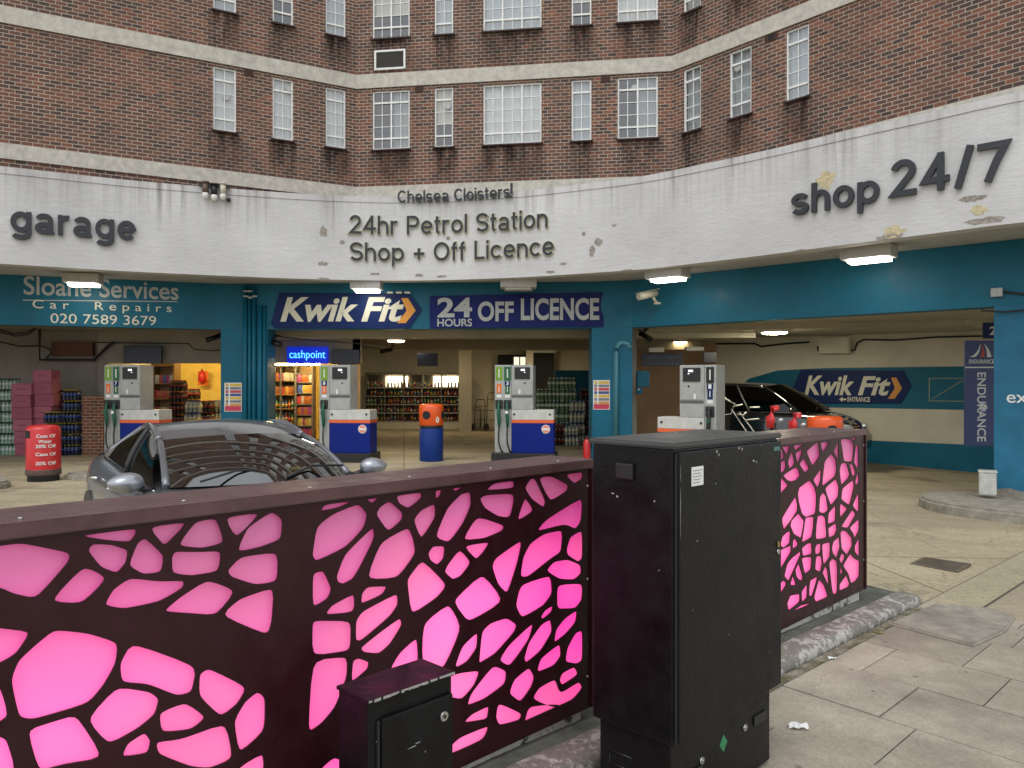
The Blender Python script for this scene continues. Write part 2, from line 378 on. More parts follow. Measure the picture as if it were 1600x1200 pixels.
def slab_mat():
    m, n, l, b = nodes('paving_stone')
    tc = n.new('ShaderNodeTexCoord'); v = tc.outputs['Object']
    at = n.new('ShaderNodeAttribute'); at.attribute_name = 'tone'
    x = noise(n, l, v, 1.6, 8, .72); r = ramp(n, [(.28, (.25, .225, .18)), (.72, (.47, .43, .35))]); l.new(x.outputs['Fac'], r.inputs['Fac'])
    c = mixc(n, l, 1.0, r.outputs[0], at.outputs['Color'], 'MULTIPLY')
    f = noise(n, l, v, 60, 4, .8); rf = ramp(n, [(.25, (.7, .7, .7)), (.75, (1.25, 1.25, 1.25))]); l.new(f.outputs['Fac'], rf.inputs['Fac'])
    c = mixc(n, l, 1.0, c, rf.outputs[0], 'MULTIPLY')
    w2 = noise(n, l, v, .8, 6, .65); rw = ramp(n, [(.40, (.88, .86, .83)), (.62, (1.04, 1.03, 1.0))]); l.new(w2.outputs['Fac'], rw.inputs['Fac']); c = mixc(n, l, 1.0, c, rw.outputs[0], 'MULTIPLY')
    vr = n.new('ShaderNodeTexVoronoi'); vr.inputs['Scale'].default_value = 4.5; l.new(v, vr.inputs['Vector'])
    rv = ramp(n, [(.055, .6), (.085, 0.0)]); l.new(vr.outputs['Distance'], rv.inputs['Fac'])
    c = mixc(n, l, rv.outputs[0], c, (.075, .068, .06))
    l.new(c, b.inputs['Base Color']); b.inputs['Roughness'].default_value = .8
    bp = n.new('ShaderNodeBump'); bp.inputs['Strength'].default_value = .3; bp.inputs['Distance'].default_value = .006
    l.new(f.outputs['Fac'], bp.inputs['Height']); l.new(bp.outputs[0], b.inputs['Normal'])
    return m
def peel_mat(name, paint, under, lo=.45, hi=.52, scale=7, rough=.6):
    m, n, l, b = nodes(name)
    tc = n.new('ShaderNodeTexCoord'); x = noise(n, l, tc.outputs['Object'], scale, 7, .75)
    r = ramp(n, [(lo, under), (hi, paint)]); l.new(x.outputs['Fac'], r.inputs['Fac'])
    y = noise(n, l, tc.outputs['Object'], scale*6, 4); ry = ramp(n, [(.3, (.7, .7, .7)), (.7, (1.15, 1.15, 1.15))]); l.new(y.outputs['Fac'], ry.inputs['Fac'])
    c = mixc(n, l, 1.0, r.outputs[0], ry.outputs[0], 'MULTIPLY')
    l.new(c, b.inputs['Base Color']); b.inputs['Roughness'].default_value = rough
    bp = n.new('ShaderNodeBump'); bp.inputs['Strength'].default_value = .5; bp.inputs['Distance'].default_value = .005
    l.new(x.outputs['Fac'], bp.inputs['Height']); l.new(bp.outputs[0], b.inputs['Normal'])
    return m
def stain_mat():
    m, n, l, b = nodes('soot_stain')
    o = [q for q in n if q.type == 'OUTPUT_MATERIAL'][0]; uv = n.new('ShaderNodeUVMap'); uv.uv_map = 'UVMap'; sp = n.new('ShaderNodeSeparateXYZ'); l.new(uv.outputs[0], sp.inputs[0])
    gi = n.new('ShaderNodeObjectInfo'); av = n.new('ShaderNodeVectorMath'); av.operation = 'ADD'; l.new(uv.outputs[0], av.inputs[0]); l.new(gi.outputs['Location'], av.inputs[1])
    x = noise(n, l, scaled(n, l, av.outputs[0], (5, 1.0, 1)), 1.0, 5, .7); mr = n.new('ShaderNodeMapRange'); mr.inputs['From Min'].default_value = .36; mr.inputs['From Max'].default_value = .70; l.new(x.outputs['Fac'], mr.inputs['Value'])
    def mth(op, a_, b_):
        q = n.new('ShaderNodeMath'); q.operation = op
        for i, v in enumerate((a_, b_)):
            if isinstance(v, (int, float)): q.inputs[i].default_value = v
            else: l.new(v, q.inputs[i])
        return q.outputs[0]
    ex = mth('MULTIPLY', mth('MULTIPLY', sp.outputs['X'], mth('SUBTRACT', 1, sp.outputs['X'])), 4); ex = mth('POWER', ex, .6)
    f = mth('MULTIPLY', mth('MULTIPLY', mr.outputs['Result'], mth('POWER', sp.outputs['Y'], .8)), ex); f = mth('MULTIPLY', f, .95)
    t = n.new('ShaderNodeBsdfTransparent'); mx = n.new('ShaderNodeMixShader'); b.inputs['Base Color'].default_value = (.022, .016, .015, 1); b.inputs['Roughness'].default_value = 1; b.inputs['Specular IOR Level'].default_value = 0
    l.new(f, mx.inputs[0]); l.new(t.outputs[0], mx.inputs[1]); l.new(b.outputs[0], mx.inputs[2]); l.new(mx.outputs[0], o.inputs['Surface'])
    return m
def pink_mat():
    """translucent sheet with pink lamps behind it: the lamps are unevenly bright"""
    m, n, l, b = nodes('lit_pink_acrylic')
    tc = n.new('ShaderNodeTexCoord'); v = scaled(n, l, tc.outputs['Object'], (1, 1, 1))
    x = noise(n, l, v, 1.7, 2, .5); y = noise(n, l, v, .9, 1, .5)
    r = ramp(n, [(.30, (1.0, .012, .34)), (.46, (1.0, .06, .40)), (.56, (1.0, .10, .33)), (.70, (.95, .14, .46))]); l.new(x.outputs['Fac'], r.inputs['Fac'])
    s_ = ramp(n, [(.32, .95), (.48, .78), (.60, .62), (.72, .40)]); l.new(y.outputs['Fac'], s_.inputs['Fac'])
    sz = n.new('ShaderNodeSeparateXYZ'); l.new(tc.outputs['Object'], sz.inputs[0]); mz = n.new('ShaderNodeMapRange'); mz.inputs['From Min'].default_value = .74; mz.inputs['From Max'].default_value = 1.14; mz.inputs['To Min'].default_value = 1.0; mz.inputs['To Max'].default_value = .28; l.new(sz.outputs['Z'], mz.inputs['Value'])
    mu = n.new('ShaderNodeMath'); mu.operation = 'MULTIPLY'; l.new(s_.outputs[0], mu.inputs[0]); l.new(mz.outputs['Result'], mu.inputs[1])
    rx_ = n.new('ShaderNodeMapRange'); rx_.inputs['From Min'].default_value = -1.4; rx_.inputs['From Max'].default_value = 2.8; l.new(sz.outputs['X'], rx_.inputs['Value'])
    hot = ramp(n, [(.0, .55), (.28, .42), (.405, 1.0), (.62, .5), (1.0, .18)]); l.new(rx_.outputs['Result'], hot.inputs['Fac'])
    ec = mixc(n, l, hot.outputs[0], (1.0, .17, .42), r.outputs[0])
    l.new(ec, b.inputs['Emission Color']); l.new(mu.outputs[0], b.inputs['Emission Strength'])
    b.inputs['Base Color'].default_value = (.40, .17, .30, 1); b.inputs['Roughness'].default_value = .35
    return m
M = dict(
 brick=brick_mat(), fascia=fascia_mat(), stone=mat('stone_band', (.53, .50, .44), .9, var=.22, vs=7, bump=.6, bs=60),
 slab=slab_mat(), conc=forecourt_mat(),
 cross=ground_mat('crossover_concrete', (.29, .245, .17), (.43, .365, .255), .45),
 gutter=ground_mat('gutter_concrete', (.33, .285, .185), (.45, .39, .265), .4),
 joint=mat('joint_dirt', (.10, .088, .07), .95, var=.4, vs=20),
 kerb=peel_mat('peeling_kerb', (.46, .44, .40), (.20, .185, .155), .50, .55, 9), kerbgrey=mat('kerb_stone', (.27, .245, .20), .85, var=.35, vs=6, bump=.4, bs=50),
 strip=mat('mossy_concrete', (.10, .105, .085), .95, var=.4, vs=8, bump=.4, bs=60), whitebar=peel_mat('peeling_white', (.55, .54, .5), (.05, .045, .045), .42, .47, 11),
 teal=mat('teal_paint', (.005, .118, .192), .5, var=.18, vs=1.6, bump=.12, bs=9, rv=.1, spec=.3), bluepil=mat('blue_pillar_paint', (.022, .145, .25), .6, spec=.3, var=.16, vs=2.5, bump=.3, bs=14),
 soffit=mat('soffit_paint', (.42, .41, .385), .85, var=.12, vs=2), cream=mat('cream_wall', (.62, .575, .46), .8, var=.12, vs=1.1, bump=.15, bs=8),
 ceil=mat('garage_ceiling', (.42, .39, .31), .85, var=.15, vs=.7), dim=mat('grubby_wall', (.34, .31, .27), .85, var=.2, vs=.8), yellow=mat('yellow_wall', (.85, .64, .16), .7, var=.1),
 maroon=mat('maroon_powder_coat', (.030, .006, .0085), .38, spec=.3, var=.2, vs=5, rv=.12, bump=.05, bs=60), pink=pink_mat(), stain=stain_mat(),
 cab=mat('black_cabinet_paint', (.005, .0052, .0057), .40, var=.6, vs=3.5, rv=.16, spec=.24, bump=.1, bs=45), cabscuff=mat('chipped_edge', (.35, .34, .33), .7, var=.4, vs=60),
 steel=mat('steel', (.55, .55, .55), .3, 1), black=mat('black_plastic', (.012, .012, .013), .45), white=mat('white_paint', (.75, .75, .73), .55, var=.06, vs=3),
 frame=mat('window_frame_paint', (.78, .78, .76), .5, var=.15, vs=8), sill=mat('sill_tile', (.07, .045, .04), .8, var=.3, vs=8),
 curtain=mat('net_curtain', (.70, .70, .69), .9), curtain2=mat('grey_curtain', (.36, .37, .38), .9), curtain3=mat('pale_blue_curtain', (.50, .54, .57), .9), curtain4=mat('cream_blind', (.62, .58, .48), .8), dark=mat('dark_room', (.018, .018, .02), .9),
 wglass=glass('window_glass', (.93, .95, .95), 2.5), lens=lamp('lamp_lens', (1, .97, .86), 9), letter=mat('dark_grey_letter', (.02, .022, .028), .45), lettrim=mat('pale_letter_edge', (.62, .60, .42), .6),
 rail=mat('skylit_maroon_rail', (.095, .045, .045), .4, var=.3, vs=7, rv=.12), moss=peel_mat('mossy_joint', (.30, .27, .21), (.085, .095, .04), .42, .6, 9),  # rail: the screen's maroon, paler base with sky reflection painted in
 navy=mat('navy_sign', (.006, .02, .10), .5, spec=.2), signw=mat('sign_cream', (.72, .69, .55), .5), orange=mat('sign_orange', (.72, .30, .04), .5), silver=mat('sign_silver', (.42, .43, .42), .45, var=.15, vs=6),
)
# ------------------------------------------------------------------ a plain grotesque drawn as strokes, for the canopy letters
def glyphs(w):
    h = w/2; cap = 1.36; B = .92
    def arc(cx, cy, rx, ry, a0, a1, n=18): return [(cx+rx*math.cos(R(a0+(a1-a0)*i/n)), cy+ry*math.sin(R(a0+(a1-a0)*i/n))) for i in range(n+1)]
    def el(cx, cy, rx, ry): return ('c', arc(cx, cy, rx, ry, 0, 345, 23))
    bowl = el(B/2, .5, B/2-h, .5-h)
    def ess(W, H): q = (H-w)/4; return ('o', arc(W/2, h+3*q, W/2-h, q, 22, 270, 16)+arc(W/2, h+q, W/2-h, q, 90, -158, 16)[1:])
    arch = [(.84-h, 0)]+arc(.42, .54, .42-h, .46-h, 0, 180, 14)
    bt = [(h, cap-h), (.56, cap-h)]+arc(.56, (cap-h+.6)/2, .40-h, (cap-h-.6)/2, 80, -80, 12)+[(.56, .6), (h, .6)]
    G = {
     'g': ([bowl, ('o', [(B-h, 1), (B-h, -.05)]+arc(B/2, -.06, B/2-h, .30-h, 0, -158, 14))], B),
     'a': ([('o', arc(.42, .67, .40-h, .33-h, 165, 0, 12)+[(.82-h, .5), (.82-h, .2), (.86-h*.6, 0)]), el(.41, .28, .41-h, .29-h*.9)], .88),
     'r': ([('o', [(h, 0), (h, 1)]), ('o', arc(.42, .58, .42-h, .42-h, 175, 72, 8))], .55),
     'e': ([('o', arc(B/2, .5, B/2-h, .5-h, 0, 318, 24)), ('o', [(h, .5), (B-h, .5)])], B),
     's': ([ess(.82, 1)], .82), 'S': ([ess(.98, cap)], .98),
     'h': ([('o', [(h, 0), (h, cap)]), ('o', arch)], .84), 'n': ([('o', [(h, 0), (h, 1)]), ('o', arch)], .84),
     'o': ([bowl], B), 'p': ([('o', [(h, -.36), (h, 1)]), bowl], B),
     't': ([('o', [(.2, 1.27), (.2, .26)]+arc(.38, .24, .18, .24-h, 180, 275, 8)), ('o', [(0, 1-h), (.46, 1-h)])], .48),
     'l': ([('o', [(h, 0), (h, cap)])], w), 'i': ([('o', [(h, 0), (h, 1)]), ('o', [(h, cap-w*1.05), (h, cap)])], w),
     'c': ([('o', arc(B/2, .5, B/2-h, .5-h, 42, 318, 22))], B*.94), 'C': ([('o', arc(.58, cap/2, .58-h, cap/2-h, 42, 318, 24))], 1.1),
     'f': ([('o', [(.2, 0), (.2, 1.06)]+arc(.38, 1.1, .18, .26-h, 180, 85, 8)), ('o', [(0, 1-h), (.46, 1-h)])], .48),
     'P': ([('o', [(h, 0), (h, cap)]), ('o', bt)], .96), 'L': ([('o', [(h, cap), (h, h), (.78, h)])], .78), 'O': ([el(.62, cap/2, .62-h, cap/2-h)], 1.24),
     '2': ([('o', arc(.45, .95, .43-h, .41-h, 170, -42, 16)+[(h*1.15, h), (.9, h)])], .9), '4': ([('o', [(.66, 0), (.66, cap)]), ('o', [(.66, cap-h*.9), (h*1.2, .40), (.95, .40)])], .95),
     '7': ([('o', [(0, cap-h), (.84, cap-h), (.58, .72), (.30, 0)])], .88), '/': ([('o', [(h, -.05), (.52, cap+.04)])], .58),
     '+': ([('o', [(.45, .15), (.45, .95)]), ('o', [(.05, .55), (.85, .55)])], .9), '!': ([('o', [(h, .38), (h, cap)]), ('o', [(h, 0), (h, w)])], w), ' ': ([], .42),
    }
    return G
def stroke_text(s, w, width, cap, depth, fn, gap=.15, grow=0):
    """fn(x, y, z) -> point; strokes of one letter differ 1 mm in depth so that no faces share a plane"""
    G = glyphs(w); x = 0; items = []
    for ch in s: st_, adv = G[ch]; items.append((x, st_)); x += adv+gap
    tot = x-gap; sx = width/tot; sy = cap/1.36; out = []; ww = w+grow
    for x0, sts in items:
        if not sts: continue
        mb = MB(); out.append(mb)
        for k, (kind, P) in enumerate(sts):
            n = len(P); cl_ = kind == 'c'; Lf = []; Rt = []
            for i in range(n):
                p = Vector(P[i]); a = Vector(P[i-1]) if (i or cl_) else None; b = Vector(P[(i+1) % n]) if (i < n-1 or cl_) else None
                d1 = (p-a).normalized() if a is not None else None; d2 = (b-p).normalized() if b is not None else None
                if d1 is None: d1 = d2
                if d2 is None: d2 = d1
                n1 = Vector((-d1.y, d1.x)); n2 = Vector((-d2.y, d2.x)); m = n1+n2
                m = n1 if m.length < 1e-4 else m.normalized(); kx = (ww/2)/max(.45, m.dot(n1)); e = Vector((0, 0))
                if grow and not cl_ and i == 0: e = -d2*grow/2
                if grow and not cl_ and i == n-1: e = d1*grow/2
                Lf.append(p+m*kx+e); Rt.append(p-m*kx+e)
            z1 = depth-.0011*k
            V = lambda q, z: fn((x0+q.x)*sx, q.y*sy, z)
            seg = [(i, (i+1) % n) for i in range(n if cl_ else n-1)]
            for i, j in seg:
                mb.face([V(Rt[i], z1), V(Rt[j], z1), V(Lf[j], z1), V(Lf[i], z1)])
                mb.face([V(Lf[i], z1), V(Lf[j], z1), V(Lf[j], 0), V(Lf[i], 0)]); mb.face([V(Rt[j], z1), V(Rt[i], z1), V(Rt[i], 0), V(Rt[j], 0)])
            if not cl_:
                for i, f_ in ((0, 1), (n-1, -1)): q = [V(Lf[i], z1), V(Lf[i], 0), V(Rt[i], 0), V(Rt[i], z1)]; mb.face(q if f_ > 0 else q[::-1])
    for mb in out: bmesh.ops.remove_doubles(mb.bm, verts=mb.bm.verts, dist=1e-6)
    return out
# ------------------------------------------------------------------ ground
E1 = Vector((1, 1)).normalized(); E2 = Vector((1, -1)).normalized(); K0 = Vector((0, 2.87))
def ab(a, b): q = K0+E1*a+E2*b; return (q.x, q.y)
def terrain(x, y):
    o = y-x; t = min(1, max(0, (o-2.7)/.4)); t = t*t*(3-2*t)
    return (Pz(x)-.03)*(1-t)+min(Fz(x), Pz(x)-.03)*t
mb = MB()
xs = [-120, -60, -30]+[-20+.5*i for i in range(81)]+[30, 60, 120]; ys = [-120, -60, -30]+[-14+.5*i for i in range(93)]+[60, 120]
cl = lambda v: max(-12, min(12, v))
mb.grid([[(x, y, terrain(cl(x), y)) for x in xs] for y in ys])
struct(mb.build('forecourt_ground', M['conc']))
# paving slabs in courses square to the kerb
mb = MB(); tone = []
a = -9.0
rng = random.Random(3)
while a < 4.6:
    wd = rng.choice([.55, .6, .62, .68]); wd = min(wd, 4.7-a); b = .02-rng.random()*.5
    first = True
    while b < 8:
        ln = rng.uniform(.55, .92); b0 = max(.02, b); b1 = b+ln
        if b1 > b0+.12:
            g = .0042; dz = rng.uniform(-.002, .002)
            q = [ab(a+g, b0+g), ab(a+wd-g, b0+g), ab(a+wd-g, b1-g), ab(a+g, b1-g)]
            b2 = bmesh.new(); vs = [b2.verts.new((x, y, Pz(x)+dz)) for x, y in q]; lo = [b2.verts.new((x, y, Pz(x)-.06)) for x, y in q]
            b2.faces.new(vs)
            for i in range(4): b2.faces.new([lo[i], lo[(i+1) % 4], vs[(i+1) % 4], vs[i]])
            bmesh.ops.recalc_face_normals(b2, faces=b2.faces); n0 = len(mb.bm.faces); mb.merge(b2); tone += [rng.uniform(.86, 1.08)]*(len(mb.bm.faces)-n0)
        b = b1
    a += wd
o = struct(mb.build('pavement', M['slab'])); at = o.data.attributes.new('tone', 'FLOAT_COLOR', 'FACE')
for i, t in enumerate(tone): at.data[i].color = (t, t*rng.uniform(.97, 1.0), t*.98, 1)
def sheet(name, m, a0, a1, b0, b1, dz, na=20, nb=8):
    mb = MB(); mb.grid([[(*ab(a0+(a1-a0)*i/na, b0+(b1-b0)*j/nb), Pz(ab(a0+(a1-a0)*i/na, b0+(b1-b0)*j/nb)[0])+dz) for i in range(na+1)] for j in range(nb+1)])
    return struct(mb.build(name, m))
sheet('pavement_bed', M['joint'], -9, 4.7, .02, 8, -.012)
sheet('crossover', M['cross'], 4.7, 14, .38, 9, -.004)
sheet('gutter_strip', M['gutter'], 4.5, 16, .02, .36, -.002)
sheet('moss_line', M['moss'], -9, 4.4, .02, .085, .0055, 60, 2)
sheet('gutter_joint', M['joint'], 4.5, 16, .005, .375, -.007)
# kerb and plinth under the pink screens
mb = MB()
P_ = [(0, -.02), (.0, .03), (-.012, .05), (-.035, .062), (-.12, .066), (-.16, .064)]
n = 60; rows = []
for i in range(n+1):
    a = -9+(4.62+9)*i/n; sq = 0
    if i == n: sq = 0
    wob = .004*math.sin(a*9)+.003*math.sin(a*23)
    rows.append([(*ab(a, b_+wob*.5), Pz(ab(a, b_)[0])+z_+wob) for b_, z_ in P_])
ea = 4.62
for k in range(1, 6):
    t = k/5; rows.append([(*ab(ea+.12*math.sin(t*1.57), b_*math.cos(t*1.2)-.16*(1-math.cos(t*1.2))), Pz(ab(ea, b_)[0])+z_*(1-t*.9)-.03*t) for b_, z_ in P_])
mb.grid(rows); struct(mb.build('kerb', M['kerb']))
mb = MB(); mb.grid([[(*ab(-9+13.55*i/40, -.16-.62*j/4), Pz(ab(-9+13.55*i/40, -.16)[0])+.06+.004*j) for i in range(41)] for j in range(5)])
for (aa, bb) in ((4.55, -.16),):
    p = ab(aa, bb); q = ab(aa, -.78); mb.face([(*p, Pz(p[0])+.06), (*q, Pz(q[0])+.076), (*q, -.3), (*p, -.3)])
p = ab(-9, -.78); q = ab(4.55, -.78); mb.face([(*p, .076), (*q, Pz(q[0])+.076), (*q, -.3), (*p, -.3)])
struct(mb.build('kerb_plinth', M['strip']))
# loose raised slab and rough patch by the kerb end
mb = MB(); mb.prism([ab(3.75, .06), ab(4.62, .1), ab(4.85, .42), ab(4.75, .62), ab(4.25, .66), ab(3.7, .6)], lambda x, y: Pz(x)-.05, lambda x, y: Pz(x)+.022, bev=.012)
struct(mb.build('raised_kerb_slab', M['kerbgrey']))
# sunken drain cover
dc = px(1469, 878, 1.79*FPX/278)
d = thing('drain_cover', 'dark rectangular drain grate sunk in the yellowish forecourt concrete', 'drain cover', (dc.x, dc.y, terrain(dc.x, dc.y)), R(45))
mb = MB()
for s in (-1, 1): mb.box((0, s*.205, .006), (.46, .03, .02)); mb.box((s*.215, 0, .006), (.03, .38, .02))
mb.build('rim', mat('rusty_iron', (.15, .12, .085), .7, .3, var=.3), d, False)
mb = MB(); mb.box((0, 0, .002), (.41, .38, .004))
mb.build('pit', M['joint'], d, False)
mb = MB()
for i in range(9): mb.box((-.184+.046*i, 0, .007), (.03, .38, .012))
mb.build('grate', mat('drain_iron', (.11, .09, .065), .8, .2, var=.3), d, False)
# kerbed islands
def island(name, poly, label, h=.12, m=None):
    mb = MB(); mb.prism(rounded(poly, 2, .25), lambda x, y: Fz(x)-.1, lambda x, y: Fz(x)+h, bev=.04)
    o = mb.build(name, m or M['kerbgrey']); struct(o); return o
island('kerb_island', [(-14, 11.9), (-8.5, 12.2), (-8.25, 12.7), (-8.75, 13.3), (-9.3, 13.9), (-14, 14.1)], 'left')
island('kerb_island', [(-8.05, 13.5), (-4.5, 13.5), (-4.5, 14.35), (-8.05, 14.35)], 'mid')
island('kerb_island', [(7.3, 13.1), (6.45, 12.3), (6.25, 11.5), (6.6, 10.9), (7.3, 10.45), (9.6, 8.5), (10.6, 9.7), (8.6, 12.2)], 'right')

# ------------------------------------------------------------------ brick apartment building
C1 = Vector((pxx(557, 18.7), 18.7)); C2 = Vector((pxx(1050, 17.63), 17.63))
dl = Vector((.879, .477)); dr = Vector((.649, -.760))
W0 = C1-dl*15; W3 = C2+dr*14
FACES = [(W0, C1), (C1, C2), (C2, W3)]
BZ0, BZ1 = 4.4, 20.9
bld = thing('apartment_building', 'brown brick apartment block with pale stone bands wrapping around above the white canopy', 'building', (0, 18, 0))
def hit(x, A, B):                      # distance along the wall line A-B seen at photo column x
    u = (x-800)/FPX; d = B-A
    t = (A.y*u-A.x)/(d.x-u*d.y); return t*d.length
PXW = [[(333, 369, 0), (426, 458, 0), (509, 540, 0)], [(582, 640, 1), (679, 708, 0), (755, 846, 2), (893, 924, 0), (965, 1028, 1)], [(1068, 1095, 0), (1140, 1174, 0), (1228, 1264, 0)]]
SILLS = [7.28, 9.97, 12.66, 15.35, 18.04]; WH = 1.42
wallmb = MB(); revmb = MB(); wins = []
for fi, (A, B) in enumerate(FACES):
    d = (B-A).normalized(); L = (B-A).length; nn = Vector((d.y, -d.x)); holes = []
    for (x0, x1, k) in PXW[fi]:
        s0, s1 = hit(x0, A, B), hit(x1, A, B)
        for ri, sz in enumerate(SILLS): holes.append((s0, s1, sz, sz+WH, k, ri))
    if fi == 0:
        for s_ in (3.5, 6.0):
            for ri, sz in enumerate(SILLS[2:]): holes.append((s_, s_+.6, sz, sz+WH, 0, ri+2))
    if fi == 2:
        for s_ in (7.2, 10.0):
            for ri, sz in enumerate(SILLS[2:]): holes.append((s_, s_+.6, sz, sz+WH, 0, ri+2))
    us = sorted({0, L, *[h[0] for h in holes], *[h[1] for h in holes]}); zs = sorted({BZ0, BZ1, *[h[2] for h in holes], *[h[3] for h in holes]})
    uo = [0, 20.03, 31.07][fi]
    for i in range(len(us)-1):
        for j in range(len(zs)-1):
            um, zm = (us[i]+us[i+1])/2, (zs[j]+zs[j+1])/2
            if any(h[0] < um < h[1] and h[2] < zm < h[3] for h in holes): continue
            p = lambda s, z: (A.x+d.x*s, A.y+d.y*s, z)
            a_, b_, c_, e_ = us[i], us[i+1], zs[j], zs[j+1]
            wallmb.face([p(a_, c_), p(b_, c_), p(b_, e_), p(a_, e_)], [(a_+uo, c_), (b_+uo, c_), (b_+uo, e_), (a_+uo, e_)])
    for (s0, s1, z0, z1, k, ri) in holes:
        q = lambda s, z, dp: (A.x+d.x*s-nn.x*dp, A.y+d.y*s-nn.y*dp, z)
        D_ = .14
        for (a_, b_) in (((s0, z0), (s0, z1)), ((s0, z1), (s1, z1)), ((s1, z1), (s1, z0)), ((s1, z0), (s0, z0))):
            wallmb.face([q(*a_, 0), q(*b_, 0), q(*b_, D_), q(*a_, D_)], [(a_[0], a_[1]), (b_[0], b_[1]), (b_[0]+.1, b_[1]), (a_[0]+.1, a_[1])])
        wins.append((fi, (s0+s1)/2, s1-s0, z0, k, ri, A, d, nn))
wall = wallmb.build('wall', M['brick'], bld)
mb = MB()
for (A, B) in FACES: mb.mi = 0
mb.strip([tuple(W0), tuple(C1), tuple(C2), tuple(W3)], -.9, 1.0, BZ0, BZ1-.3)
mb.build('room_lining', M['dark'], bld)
for (z0, z1) in ((6.08, 6.384), (8.775, 9.11), (11.49, 11.8), (14.18, 14.49), (16.87, 17.18), (19.56, 19.87)):
    mb = MB(); mb.strip([tuple(W0), tuple(C1), tuple(C2), tuple(W3)], .035, -.002, z0, z1); mb.build('stone_band', M['stone'], bld)
mb = MB(); mb.strip([tuple(W0), tuple(C1), tuple(C2), tuple(W3)], .08, 1.0, BZ1+.003, BZ1+.2); mb.build('coping', M['stone'], bld)
# windows: one frame mesh per size, copied
def frame_mesh(w_, h, k, open_=False):
    mb = MB(); t = .035
    def bar(x0, x1, z0, z1, y0=-.03, y1=.02): mb.span((x0, y0, z0), (x1, y1, z1))
    bar(-w_/2, -w_/2+t, 0, h); bar(w_/2-t, w_/2, 0, h); bar(-w_/2+t, w_/2-t, 0, t); bar(-w_/2+t, w_/2-t, h-t, h)
    zl, zh = h*.19, h*.80
    if k == 2: zl, zh = h*.19, None
    xs_ = [-w_/2+t, w_/2-t]
    n = {0: 1, 1: 2, 2: 3}[k]
    mull = [-w_/2+w_*i/n for i in range(1, n)]
    for z in (zl, zh):
        if z: bar(-w_/2+t, w_/2-t, z-.02, z+.02, -.036, .018)
    for x in mull: bar(x-.018, x+.018, t, h-t, -.033, .019)
    edges = [-w_/2]+mull+[w_/2]
    for e0, e1 in zip(edges, edges[1:]):
        x = (e0+e1)/2; bar(x-.008, x+.008, t, h-t, -.02, .01)
    lo, hi = zl, (zh or h-t); nb = 3 if zh else 4
    for i in range(1, nb): z = lo+(hi-lo)*i/nb; bar(-w_/2+t, w_/2-t, z-.008, z+.008, -.019, .009)
    return mb
cache = {}; wr = random.Random(11)
for (fi, s, w_, z0, k, ri, A, d, nn) in wins:
    p = A+d*s-nn*.06; rz = math.atan2(d.y, d.x); key = round(w_, 2)
    key = (key, k)
    if key not in cache:
        f = frame_mesh(w_, WH, k).build('window', M['frame'], bld, False)
        mb = MB(); mb.face([(-w_/2+.01, 0.004, .01), (w_/2-.01, .004, .01), (w_/2-.01, .004, WH-.01), (-w_/2+.01, .004, WH-.01)]); mb.build('pane', M['wglass'], f, False)
        mb = MB(); mb.box((0, -.075, -.018), (w_+.08, .12, .03), rx=R(8)); mb.build('sill', M['sill'], f, False)
        mb = MB(); sw = w_/2+.14; mb.face([(-sw, -.063, -1.0), (sw, -.063, -1.0), (sw, -.063, -.03), (-sw, -.063, -.03)], [(0, 0), (1, 0), (1, 1), (0, 1)]); mb.build('soot_stain', M['stain'], f, False)
        cm = []
        for v in range(5):
            mb = MB(); N = 26; x0, x1, m_ = {0: (-.5, .5, 0), 1: (-.5, .5, 0), 2: (-.5, -.05, 0), 3: (.02, .5, 1), 4: (-.5, .5, 0)}[v]
            zb = {0: 0, 1: WH*.0, 2: 0, 3: 0, 4: WH*.42}[v]
            amp = .02; ph = wr.random()*6
            mb.grid([[(w_*(x0+(x1-x0)*i/N), .075+amp*math.sin(i*1.9+ph)+.01*math.sin(i*.7), zb+(WH-zb)*j/2) for i in range(N+1)] for j in range(3)])
            me = bpy.data.meshes.new('curtain'); mb.bm.to_mesh(me); mb.bm.free(); me.materials.append(M[('curtain', 'curtain3', 'curtain', 'curtain2', 'curtain4')[v]]); cm.append(me)
        cu = bpy.data.objects.new('curtain', cm[0]); col.objects.link(cu); cu.parent = f
        cache[key] = (f, cm, [True])
        o = f
    else:
        o = dup(cache[key][0], bld)
    o.location = (p.x-bld.location.x, p.y-bld.location.y, z0); o.rotation_euler.z = rz
    for ch in o.children:
        if ch.name.startswith('curtain'): ch.data = cache[key][1][wr.choice([0, 1, 1, 0, 3, 1, 4, 0, 2])]
# opened casement (dark) and the framed vent under the first central window, airbricks
A, B = FACES[1]; d = (B-A).normalized(); nn = Vector((d.y, -d.x)); s0, s1 = hit(586, A, B), hit(634, A, B)
c = A+d*(s0+s1)/2; zc = (9.20+9.66)/2
v = MB(); v.box((0, -.02, 0), (s1-s0, .06, .03)); v.bm.free()
f = MB(); W_, H_ = s1-s0, .47
for s in (-1, 1): f.box((s*(W_/2-.02), 0, 0), (.045, .07, H_)); f.box((0, 0, s*(H_/2-.02)), (W_-.09, .07, .045))
fo = f.build('vent_frame', M['frame'], bld, False); fo.location = (c.x+nn.x*.02, c.y+nn.y*.02-18, zc); fo.rotation_euler.z = math.atan2(d.y, d.x)
g = MB(); g.box((0, .01, 0), (W_-.08, .02, H_-.08))
for i in range(14): g.box((0, -.012, -H_/2+.06+i*(H_-.12)/13), (W_-.09, .02, .012), rx=R(35))
g.build('vent_louvre', mat('vent_mesh', (.13, .125, .115), .7, .2), fo, False)
fan = None
